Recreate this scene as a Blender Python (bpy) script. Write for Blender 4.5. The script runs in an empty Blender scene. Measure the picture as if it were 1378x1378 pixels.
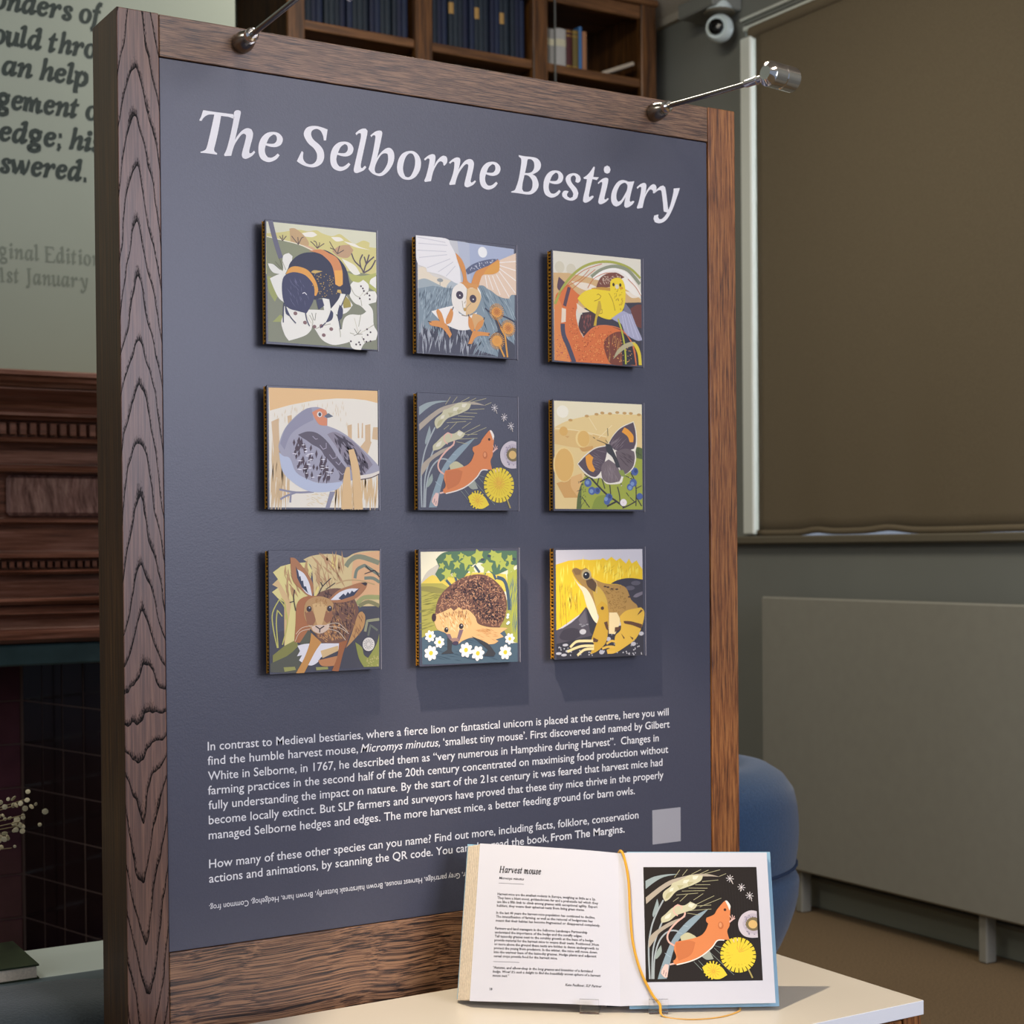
import bpy, math, random
from mathutils import Vector, Matrix
from mathutils.geometry import tessellate_polygon
PI = math.pi
SC = bpy.context.scene
COL = SC.collection

# ------------------------------------------------------------------ camera, world, lights, exposure
def hexc(h, k=1.0):
    v = [int(h[i:i+2], 16)/255 for i in (0, 2, 4)]
    return tuple(min(1.0, (c/12.92 if c <= .04045 else ((c+.055)/1.055)**2.4)*k) for c in v) + (1.0,)

cam = bpy.data.cameras.new('camera'); camo = bpy.data.objects.new('camera', cam); COL.objects.link(camo)
YAW, PITCH, ROLL = 0.5502, -0.0119, -0.0086
fw = Vector((math.sin(YAW)*math.cos(PITCH), math.cos(YAW)*math.cos(PITCH), math.sin(PITCH)))
rt = Vector((math.cos(YAW), -math.sin(YAW), 0)); up = rt.cross(fw)
cr, sr = math.cos(ROLL), math.sin(ROLL)
rt, up = cr*rt + sr*up, -sr*rt + cr*up
m = Matrix((rt, up, -fw)).transposed().to_4x4(); m.translation = Vector((-0.6721, -1.9022, 1.0))
camo.matrix_world = m
cam.sensor_width = 36; cam.lens = 36*2182.88/1378; cam.shift_y = (763.06-689)/1378
cam.clip_start = .05; cam.clip_end = 60
cam.dof.use_dof = True; cam.dof.focus_distance = 2.05; cam.dof.aperture_fstop = 9
SC.camera = camo

w = bpy.data.worlds.new('world'); SC.world = w; w.use_nodes = True
w.node_tree.nodes['Background'].inputs[0].default_value = (.62, .72, .90, 1)
w.node_tree.nodes['Background'].inputs[1].default_value = .42

def light(name, kind, loc, to, power, col, size=.1, sizey=None, spot=None, blend=.5):
    l = bpy.data.lights.new(name, kind); o = bpy.data.objects.new(name, l); COL.objects.link(o)
    o.location = loc; l.energy = power; l.color = col
    d = Vector(to)-Vector(loc); o.rotation_euler = d.to_track_quat('-Z', 'Y').to_euler()
    if kind == 'AREA':
        l.shape = 'RECTANGLE'; l.size = size; l.size_y = sizey or size
    else:
        l.shadow_soft_size = size
    if kind == 'SPOT': l.spot_size = spot; l.spot_blend = blend
    return o
light('window_daylight', 'AREA', (1.5, -4.4, 1.9), (.5, 0, 1.1), 120, (.80, .82, 1.0), 1.8, 1.5)
light('left_fill_light', 'AREA', (-3.6, -2.2, 1.8), (.2, .9, .9), 26, (.90, .95, 1.0), 1.4, 1.6)  # added cool fill from the left, no window is known there
light('ceiling_spotlight', 'SPOT', (.10, -.85, 2.3), (.5, 0, 1.0), 21, (1.0, .87, .72), .11, spot=2.0, blend=.9)
light('picture_light_beam', 'SPOT', (.19, -.27, 1.59), (.62, -.40, .42), 64, (1.0, .84, .62), .010, spot=1.05, blend=.3)
light('outdoor_daylight', 'AREA', (3.3, .8, 1.9), (2.4, .8, 1.5), 60, (.85, .93, 1.0), 2.2, 2.0)
light('background_fill_light', 'AREA', (1.0, .95, 2.74), (1.25, .95, 0), 22, (1.0, .93, .80), .7, .5)  # added unseen fill that brightens the background behind the stand
light('chimney_fill_light', 'AREA', (-1.2, .6, 2.74), (-.9, 1.0, 0), 17, (1.0, .95, .85), .7, .5)  # added unseen fill for the chimney wall and fireplace
light('front_fill_light', 'AREA', (1.5, -1.9, 2.74), (2.0, -.4, 0), 22, (1.0, .92, .80), .8, .5)  # added unseen fill over the front right of the room
SC.view_settings.view_transform = 'Standard'; SC.view_settings.look = 'None'
SC.view_settings.exposure = -0.22; SC.view_settings.gamma = 1.0; SC.view_settings.use_curve_mapping = False

# ------------------------------------------------------------------ mesh helpers
class MB:
    def __init__(s): s.v = []; s.f = []; s.smooth = []
    def add(s, vs, fs, sm=False):
        b = len(s.v); s.v += [tuple(p) for p in vs]; s.f += [tuple(b+i for i in f) for f in fs]; s.smooth += [sm]*len(fs); return s
    def box(s, x0, x1, y0, y1, z0, z1, b=0):
        if b <= 0:
            vs = [(x, y, z) for x in (x0, x1) for y in (y0, y1) for z in (z0, z1)]
            return s.add(vs, [(0,1,3,2),(4,6,7,5),(0,4,5,1),(2,3,7,6),(0,2,6,4),(1,5,7,3)])
        # chamfered box: 24 verts
        X = (x0, x1); Y = (y0, y1); Z = (z0, z1); idx = {}; vs = []
        for i in (0, 1):
            for j in (0, 1):
                for k in (0, 1):
                    sx, sy, sz = (1, -1)[i], (1, -1)[j], (1, -1)[k]
                    for a, p in enumerate(((X[i], Y[j]+sy*b, Z[k]+sz*b), (X[i]+sx*b, Y[j], Z[k]+sz*b), (X[i]+sx*b, Y[j]+sy*b, Z[k]))):
                        idx[i, j, k, a] = len(vs); vs.append(p)
        fs = []
        for i in (0, 1): q = [idx[i,0,0,0], idx[i,1,0,0], idx[i,1,1,0], idx[i,0,1,0]]; fs.append(q if i else q[::-1])
        for j in (0, 1): q = [idx[0,j,0,1], idx[0,j,1,1], idx[1,j,1,1], idx[1,j,0,1]]; fs.append(q if j else q[::-1])
        for k in (0, 1): q = [idx[0,0,k,2], idx[1,0,k,2], idx[1,1,k,2], idx[0,1,k,2]]; fs.append(q if k else q[::-1])
        for j in (0, 1):
            for k in (0, 1): fs.append([idx[0,j,k,1], idx[1,j,k,1], idx[1,j,k,2], idx[0,j,k,2]])
        for i in (0, 1):
            for k in (0, 1): fs.append([idx[i,0,k,0], idx[i,1,k,0], idx[i,1,k,2], idx[i,0,k,2]])
            for j in (0, 1): fs.append([idx[i,j,0,0], idx[i,j,1,0], idx[i,j,1,1], idx[i,j,0,1]])
            for j in (0, 1):
                for k in (0, 1): fs.append([idx[i,j,k,0], idx[i,j,k,1], idx[i,j,k,2]])
        return s.add(vs, fs)
    def lathe(s, prof, loc=(0, 0, 0), axis=(0, 0, 1), n=24, sm=True, sx=1, sy=1):
        # prof: (r, t) along axis
        a = Vector(axis).normalized(); q = Vector((0, 0, 1)).rotation_difference(a); vs = []; fs = []
        for r, t in prof:
            for i in range(n):
                ph = 2*PI*i/n; vs.append(Vector(loc)+q@Vector((r*math.cos(ph)*sx, r*math.sin(ph)*sy, t)))
        for k in range(len(prof)-1):
            for i in range(n):
                j = (i+1) % n; fs.append((k*n+i, k*n+j, (k+1)*n+j, (k+1)*n+i))
        s.add(vs, fs, sm)
        b = len(s.v)-len(vs)
        s.f.append(tuple(b+i for i in range(n))[::-1]); s.smooth.append(False)
        s.f.append(tuple(b+(len(prof)-1)*n+i for i in range(n))); s.smooth.append(False)
        return s
    def tube(s, pts, r, n=10, flat=1.0):
        pts = [Vector(p) for p in pts]; vs = []; fs = []; R = r if isinstance(r, (list, tuple)) else [r]*len(pts)
        ref = Vector((0.13, .21, .97))
        for k, p in enumerate(pts):
            t = (pts[min(k+1, len(pts)-1)]-pts[max(k-1, 0)]).normalized()
            a = t.cross(ref).normalized(); b = t.cross(a)
            for i in range(n):
                ph = 2*PI*i/n; vs.append(p+a*math.cos(ph)*R[k]+b*math.sin(ph)*R[k]*flat)
        for k in range(len(pts)-1):
            for i in range(n):
                j = (i+1) % n; fs.append((k*n+i, k*n+j, (k+1)*n+j, (k+1)*n+i))
        s.add(vs, fs, True); b = len(s.v)-len(vs)
        s.f.append(tuple(b+i for i in range(n))[::-1]); s.f.append(tuple(b+(len(pts)-1)*n+i for i in range(n))); s.smooth += [False, False]
        return s
    def extrude_x(s, prof, x0, x1):
        # prof list of (y,z), closed loop
        n = len(prof); vs = [(x0, y, z) for y, z in prof]+[(x1, y, z) for y, z in prof]
        fs = [(i, (i+1) % n, n+(i+1) % n, n+i) for i in range(n)]
        s.add(vs, fs); tri = tessellate_polygon([[Vector((0, y, z)) for y, z in prof]])
        s.add(vs[:n], tri); s.add(vs[n:], [t[::-1] for t in tri]); return s
    def grid(s, fn, nu, nv, sm=True):
        vs = [fn(i/nu, j/nv) for j in range(nv+1) for i in range(nu+1)]
        fs = [(j*(nu+1)+i, j*(nu+1)+i+1, (j+1)*(nu+1)+i+1, (j+1)*(nu+1)+i) for j in range(nv) for i in range(nu)]
        return s.add(vs, fs, sm)
    def mesh(s, name, off=(0, 0, 0)):
        me = bpy.data.meshes.new(name); me.from_pydata([(a-off[0], b-off[1], c-off[2]) for a, b, c in s.v], [], s.f)
        me.polygons.foreach_set('use_smooth', s.smooth); me.validate(); me.update(); return me

def fixn(me):
    import bmesh
    b = bmesh.new(); b.from_mesh(me); bmesh.ops.recalc_face_normals(b, faces=b.faces); b.to_mesh(me); b.free()
def wloc(o):
    p = Vector((0, 0, 0))
    while o: p += o.location; o = o.parent
    return p
def part(name, mb, mat, parent=None, fix=True):
    me = mb.mesh(name, wloc(parent) if parent else (0, 0, 0))
    if any(mb.smooth): me.set_sharp_from_angle(angle=math.radians(34))
    if fix: fixn(me)
    o = bpy.data.objects.new(name, me); COL.objects.link(o)
    if mat: me.materials.append(mat)
    if parent: o.parent = parent
    return o
def tag(o, label, cat, group=None):
    o['label'] = label; o['category'] = cat
    if group: o['group'] = group
    return o
def thing(name, label, cat, loc, group=None):
    o = bpy.data.objects.new(name, None); o.empty_display_size = .05; COL.objects.link(o); o.location = loc
    return tag(o, label, cat, group)
def struct(name, mb, mat):
    o = part(name, mb, mat); o['kind'] = 'structure'; return o
def bevel(o, wd, seg=2):
    mo = o.modifiers.new('bevel', 'BEVEL'); mo.width = wd; mo.segments = seg; mo.limit_method = 'ANGLE'; return o

# ------------------------------------------------------------------ materials
def newmat(name):
    mt = bpy.data.materials.new(name); mt.use_nodes = True; nt = mt.node_tree
    return mt, nt, nt.nodes['Principled BSDF']
def plain(name, col, rough=.5, metal=0, spec=.5, noise=0, nscale=60, bump=0, coat=0, sheen=0):
    mt, nt, p = newmat(name); c = hexc(col) if isinstance(col, str) else col
    p.inputs['Base Color'].default_value = c; p.inputs['Roughness'].default_value = rough; p.inputs['Metallic'].default_value = metal
    p.inputs['Specular IOR Level'].default_value = spec; p.inputs['Coat Weight'].default_value = coat
    if sheen: p.inputs['Sheen Weight'].default_value = sheen
    if noise or bump:
        tc = nt.nodes.new('ShaderNodeTexCoord'); n = nt.nodes.new('ShaderNodeTexNoise'); n.inputs['Scale'].default_value = nscale; n.inputs['Detail'].default_value = 4
        nt.links.new(tc.outputs['Object'], n.inputs['Vector'])
        if noise:
            mr = nt.nodes.new('ShaderNodeMapRange'); mr.inputs['From Min'].default_value = .3; mr.inputs['From Max'].default_value = .7
            mr.inputs['To Min'].default_value = 1-noise; mr.inputs['To Max'].default_value = 1+noise
            mx = nt.nodes.new('ShaderNodeVectorMath'); mx.operation = 'SCALE'; mx.inputs[0].default_value = c[:3]
            nt.links.new(n.outputs['Fac'], mr.inputs['Value']); nt.links.new(mr.outputs['Result'], mx.inputs['Scale']); nt.links.new(mx.outputs[0], p.inputs['Base Color'])
        if bump:
            bp = nt.nodes.new('ShaderNodeBump'); bp.inputs['Strength'].default_value = bump; bp.inputs['Distance'].default_value = .002
            nt.links.new(n.outputs['Fac'], bp.inputs['Height']); nt.links.new(bp.outputs['Normal'], p.inputs['Normal'])
    return mt
def mth(nt, op, a, b=None, c=None):
    n = nt.nodes.new('ShaderNodeMath'); n.operation = op
    for i, x in enumerate((a, b, c)):
        if x is None: continue
        if isinstance(x, (int, float)): n.inputs[i].default_value = x
        else: nt.links.new(x, n.inputs[i])
    return n.outputs[0]
def wood(name, cols, axis='Z', fine=260, along=7, rough=.42, cathedral=None, wave=0.0, coat=.15, spec=.5, bumpk=.25, contrast=(.34, .66)):
    """stretched grain along an axis; cathedral=(xc, z0) adds arched growth rings on the face"""
    mt, nt, p = newmat(name); N = nt.nodes; Lk = nt.links
    tc = N.new('ShaderNodeTexCoord'); sep = N.new('ShaderNodeSeparateXYZ'); Lk.new(tc.outputs['Object'], sep.inputs[0])
    mp = N.new('ShaderNodeMapping'); s = {'X': (along, fine, fine), 'Y': (fine, along, fine), 'Z': (fine, fine, along)}[axis]
    mp.inputs['Scale'].default_value = s
    # a slow warp makes grain lines wander
    wn = N.new('ShaderNodeTexNoise'); wn.inputs['Scale'].default_value = 5; Lk.new(tc.outputs['Object'], wn.inputs['Vector'])
    va = N.new('ShaderNodeVectorMath'); va.operation = 'MULTIPLY_ADD'; Lk.new(wn.outputs['Color'], va.inputs[0])
    va.inputs[1].default_value = (wave, wave, wave); Lk.new(tc.outputs['Object'], va.inputs[2]); Lk.new(va.outputs[0], mp.inputs['Vector'])
    n1 = N.new('ShaderNodeTexNoise'); n1.inputs['Scale'].default_value = 1; n1.inputs['Detail'].default_value = 5; n1.inputs['Roughness'].default_value = .65
    Lk.new(mp.outputs[0], n1.inputs['Vector'])
    cr_ = N.new('ShaderNodeValToRGB'); e = cr_.color_ramp.elements; e[0].position = contrast[0]; e[1].position = contrast[1]
    e[0].color = hexc(cols[0]); e[1].color = hexc(cols[2]); k = e.new(sum(contrast)/2); k.color = hexc(cols[1])
    Lk.new(n1.outputs['Fac'], cr_.inputs[0]); out = cr_.outputs[0]
    # broad tone patches
    n2 = N.new('ShaderNodeTexNoise'); n2.inputs['Scale'].default_value = 1; m2 = N.new('ShaderNodeMapping')
    m2.inputs['Scale'].default_value = {'X': (3, 40, 40), 'Y': (40, 3, 40), 'Z': (40, 40, 3)}[axis]
    Lk.new(tc.outputs['Object'], m2.inputs['Vector']); Lk.new(m2.outputs[0], n2.inputs['Vector'])
    sc = mth(nt, 'MULTIPLY_ADD', n2.outputs['Fac'], .7, .65)
    vm = N.new('ShaderNodeVectorMath'); vm.operation = 'SCALE'; Lk.new(out, vm.inputs[0]); Lk.new(sc, vm.inputs['Scale']); out = vm.outputs[0]
    h = n1.outputs['Fac']
    if cathedral:
        xc, z0 = cathedral
        x, z = sep.outputs['X'], sep.outputs['Z']
        nn = N.new('ShaderNodeTexNoise'); nn.inputs['Scale'].default_value = 1; nn.inputs['Detail'].default_value = 3
        m3 = N.new('ShaderNodeMapping'); m3.inputs['Scale'].default_value = (26, 26, 6); Lk.new(tc.outputs['Object'], m3.inputs['Vector']); Lk.new(m3.outputs[0], nn.inputs['Vector'])
        fz = N.new('ShaderNodeTexNoise'); fz.inputs['Scale'].default_value = 1; fz.inputs['Detail'].default_value = 2; m4 = N.new('ShaderNodeMapping'); m4.inputs['Scale'].default_value = (1100, 1100, 220); Lk.new(tc.outputs['Object'], m4.inputs['Vector']); Lk.new(m4.outputs[0], fz.inputs['Vector'])
        dx = mth(nt, 'SUBTRACT', x, xc); dx2 = mth(nt, 'POWER', mth(nt, 'ABSOLUTE', dx), 1.35)
        K = mth(nt, 'MULTIPLY', mth(nt, 'SUBTRACT', z, z0), 9.0); K = mth(nt, 'MINIMUM', mth(nt, 'MAXIMUM', K, -1.0), 1.0)
        v = mth(nt, 'MULTIPLY', mth(nt, 'MULTIPLY', dx2, K), 250.0)
        v = mth(nt, 'ADD', v, mth(nt, 'MULTIPLY', z, 15.0)); v = mth(nt, 'ADD', v, mth(nt, 'MULTIPLY', nn.outputs['Fac'], 2.2))
        fr = mth(nt, 'FRACT', v); tri_ = fr   # dark just above each ring line, fading upwards
        edge = mth(nt, 'ADD', tri_, mth(nt, 'MULTIPLY', mth(nt, 'SUBTRACT', fz.outputs['Fac'], .5), .55))
        mr = N.new('ShaderNodeMapRange'); mr.inputs['From Min'].default_value = .06; mr.inputs['From Max'].default_value = .22; Lk.new(edge, mr.inputs['Value'])
        mx = N.new('ShaderNodeMix'); mx.data_type = 'RGBA'; Lk.new(mr.outputs['Result'], mx.inputs['Factor'])
        mx.inputs[6].default_value = hexc('0e0806'); kk = mth(nt, 'MULTIPLY_ADD', mr.outputs['Result'], .42, .08); Lk.new(mth(nt, 'MULTIPLY', mr.outputs['Result'], coat), p.inputs['Coat Weight']); Lk.new(kk, p.inputs['Specular IOR Level']); Lk.new(out, mx.inputs[7]); out = mx.outputs[2]
    Lk.new(out, p.inputs['Base Color'])
    p.inputs['Roughness'].default_value = rough; p.inputs['Coat Weight'].default_value = coat; p.inputs['Coat Roughness'].default_value = .3; p.inputs['Specular IOR Level'].default_value = spec
    bp = N.new('ShaderNodeBump'); bp.inputs['Strength'].default_value = bumpk; bp.inputs['Distance'].default_value = .001
    Lk.new(h, bp.inputs['Height']); Lk.new(bp.outputs['Normal'], p.inputs['Normal'])
    return mt
def glass(name, col=(1, 1, 1, 1), rough=.02):
    mt, nt, p = newmat(name); p.inputs['Base Color'].default_value = col; p.inputs['Transmission Weight'].default_value = 1
    p.inputs['Roughness'].default_value = rough; p.inputs['IOR'].default_value = 1.46; return mt

M = {}
M['post'] = wood('oak_post_arched', ('341e15', '5a3c2e', '785642'), 'Z', 300, 8, cathedral=(-.450, .81), bumpk=.2, contrast=(.25, .7), coat=.22)
M['post_shaded'] = wood('oak_post_shaded', ('2c1c0c', '402a14', '583c1c'), 'Z', 220, 5, rough=.55)  # darker than the front: shade of the unlit side put into the colour
M['rail'] = wood('oak_rail', ('28170e', '5c3f2c', '806046'), 'X', 1000, 28, wave=.004, contrast=(.40, .57))
M['rail2'] = wood('oak_bottom_rail', ('1e1008', '6c4a34', '966f50'), 'X', 560, 4, wave=.03, contrast=(.42, .57))
M['post_r'] = wood('oak_right_post', ('371c0a', '7e4b24', 'a06a38'), 'Z', 420, 16, wave=.006, contrast=(.34, .62))
M['mantel'] = wood('mantel_wood', ('482a20', '74493a', '90665a'), 'X', 90, 5, rough=.3, coat=.4)
M['mantel_panel'] = wood('mantel_panel_wood', ('543630', '82605a', 'a08078'), 'Z', 120, 14, rough=.3, coat=.4, wave=.05)
M['case'] = wood('bookcase_wood', ('3c2410', '5e3c1c', '7a5028'), 'Z', 120, 6, rough=.45)
M['case_x'] = wood('bookcase_shelf_wood', ('4a2f18', '6a4626', '845a34'), 'X', 120, 6, rough=.45)
M['panel'] = plain('slate_board', '424454', .38, spec=.5, noise=.05, nscale=500, bump=.08)
M['letter'] = plain('white_print', 'e6e6ea', .5)
M['board_edge'] = plain('board_edge', '14120f', .7)
M['gold'] = plain('gold_core', 'd89a28', .5, metal=.2)
M['black'] = plain('black', '0c0b0a', .6)
M['chrome'] = plain('chrome', (.78, .76, .76, 1), .12, metal=1)
M['chrome_dark'] = plain('dark_chrome', (.30, .28, .25, 1), .22, metal=1)
M['wall_l'] = plain('sage_wall', '8b9286', .9, noise=.03, nscale=4)
M['wall_r'] = plain('grey_green_wall', '7e8078', .85, noise=.05, nscale=3)
M['wall_d'] = plain('alcove_wall', '5a5c50', .9)
M['ceil'] = plain('ceiling_paint', 'b4ac9c', .9)
M['carpet'] = plain('brown_carpet', '7c6648', .95, noise=.3, nscale=220, bump=.8)
M['radiator'] = plain('radiator_paint', '969488', .45, noise=.03, nscale=30)
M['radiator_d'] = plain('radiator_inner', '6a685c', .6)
M['blind'] = plain('blind_fabric', '6f634d', .95, noise=.12, nscale=420, bump=.3)
M['white'] = plain('white_paint', 'e4e8dc', .4)
M['sill'] = plain('sill_paint', '6a6352', .6)
M['skirt'] = plain('skirting_paint', '8a8e80', .6)
M['table'] = plain('white_laminate', 'cbc4b8', .35)
M['table_edge'] = plain('white_edging', 'eef2f6', .4)
M['tile_wall'] = plain('lit_maroon_tile', '5a3644', .12, spec=.6, noise=.25, nscale=9, coat=.6)  # back wall tiles, their lit sheen put into this lighter maroon
M['tile_shaded'] = plain('shaded_tile', '140c0c', .14, spec=.6, noise=.4, nscale=12, coat=.6)  # cheek tiles, shade of the recess put into this near-black colour
M['grout'] = plain('grout', '6e5850', .9)
M['lintel'] = plain('blue_marble', '3c5258', .25, noise=.25, nscale=12, coat=.3)
M['soot'] = plain('soot', '060606', .9)
M['blue'] = plain('blue_wool', '2c4868', .95, noise=.14, nscale=260, bump=.5, sheen=.3)
M['charcoal'] = plain('charcoal_wool', '2c3437', .95, noise=.15, nscale=300, bump=.5, sheen=.2)
M['dark_leg'] = plain('dark_leg', '20180f', .5)
M['paper'] = plain('paper', 'd2d2da', .7)
M['paper_edge'] = plain('paper_edge', 'e6d8c4', .8, noise=.1, nscale=300)
M['cover'] = plain('blue_cover', '8cb4cc', .5)
M['navy'] = plain('navy_spine', '10142c', .5)
M['ink'] = plain('ink', '2c2a30', .7)
M['ribbon'] = plain('yellow_ribbon', 'dca21c', .45, sheen=.3)
M['acrylic'] = glass('clear_acrylic')
M['wall_ink'] = plain('dark_green_ink', '1a2823', .7)
M['wall_ink2'] = plain('grey_ink', '6a7266', .7)
M['lens'] = plain('lens_black', '08090b', .15)
M['cctv'] = plain('camera_white', 'd4e0dc', .35)
M['stem'] = plain('dry_stem', '8a7a5a', .8)
M['seed'] = plain('dry_seed', 'cfc4a2', .7)
M['vase'] = plain('vase_glaze', 'b9b2a2', .35)

def attrmat(name, rough=.45):
    mt, nt, p = newmat(name); a = nt.nodes.new('ShaderNodeAttribute'); a.attribute_name = 'print'
    nt.links.new(a.outputs['Color'], p.inputs['Base Color']); p.inputs['Roughness'].default_value = rough; p.inputs['Specular IOR Level'].default_value = .35; return mt
M['print'] = attrmat('printed_colours')

# ------------------------------------------------------------------ flat print tools
def smooth(pts, closed=True, sub=4, ang=55):
    n = len(pts); P = [Vector(p) for p in pts]; corner = []
    for i in range(n):
        if not closed and i in (0, n-1): corner.append(True); continue
        a = P[i]-P[i-1]; b = P[(i+1) % n]-P[i]
        corner.append(a.length < 1e-9 or b.length < 1e-9 or math.degrees(a.angle(b, 0)) > ang)
    out = []
    for i in range(n if closed else n-1):
        p1, p2 = P[i], P[(i+1) % n]
        p0 = p1 if corner[i] else P[i-1]; p3 = p2 if corner[(i+1) % n] else P[(i+2) % n]
        for k in range(sub):
            t = k/sub
            out.append(.5*((2*p1)+(p2-p0)*t+(2*p0-5*p1+4*p2-p3)*t*t+(3*p1-p0-3*p2+p3)*t**3))
    if not closed: out.append(P[-1])
    return [tuple(v) for v in out]
def ribbon(pts, w, taper=False):
    n = len(pts); L = []; R = []
    for i, p in enumerate(pts):
        a = Vector(pts[max(i-1, 0)]); b = Vector(pts[min(i+1, n-1)]); d = (b-a)
        if d.length < 1e-9: d = Vector((1, 0))
        d.normalize(); nr = Vector((-d.y, d.x))*w/2; L.append(Vector(p)+nr); R.append(Vector(p)-nr)
    return [[tuple(L[i]), tuple(L[i+1]), tuple(R[i+1]), tuple(R[i])] for i in range(n-1)]
def clip(poly, x0=0, y0=0, x1=1000, y1=1000):
    for ax, val, sg in ((0, x0, 1), (0, x1, -1), (1, y0, 1), (1, y1, -1)):
        o = []
        for i in range(len(poly)):
            a, b = poly[i-1], poly[i]; da, db = (a[ax]-val)*sg, (b[ax]-val)*sg
            if (da >= 0) != (db >= 0):
                t = da/(da-db); o.append((a[0]+(b[0]-a[0])*t, a[1]+(b[1]-a[1])*t))
            if db >= 0: o.append(b)
        poly = o
        if len(poly) < 3: return []
    return poly
def tris(poly):
    t = tessellate_polygon([[Vector((x, y, 0)) for x, y in poly]])
    return [[poly[a], poly[b], poly[c]] for a, b, c in t]
def inside(p, poly):
    c = False; n = len(poly)
    for i in range(n):
        a, b = poly[i-1], poly[i]
        if (a[1] > p[1]) != (b[1] > p[1]) and p[0] < (b[0]-a[0])*(p[1]-a[1])/(b[1]-a[1])+a[0]: c = not c
    return c
def disc(cx, cy, rx, ry, n=20): return [(cx+rx*math.cos(2*PI*i/n), cy+ry*math.sin(2*PI*i/n)) for i in range(n)]
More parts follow.
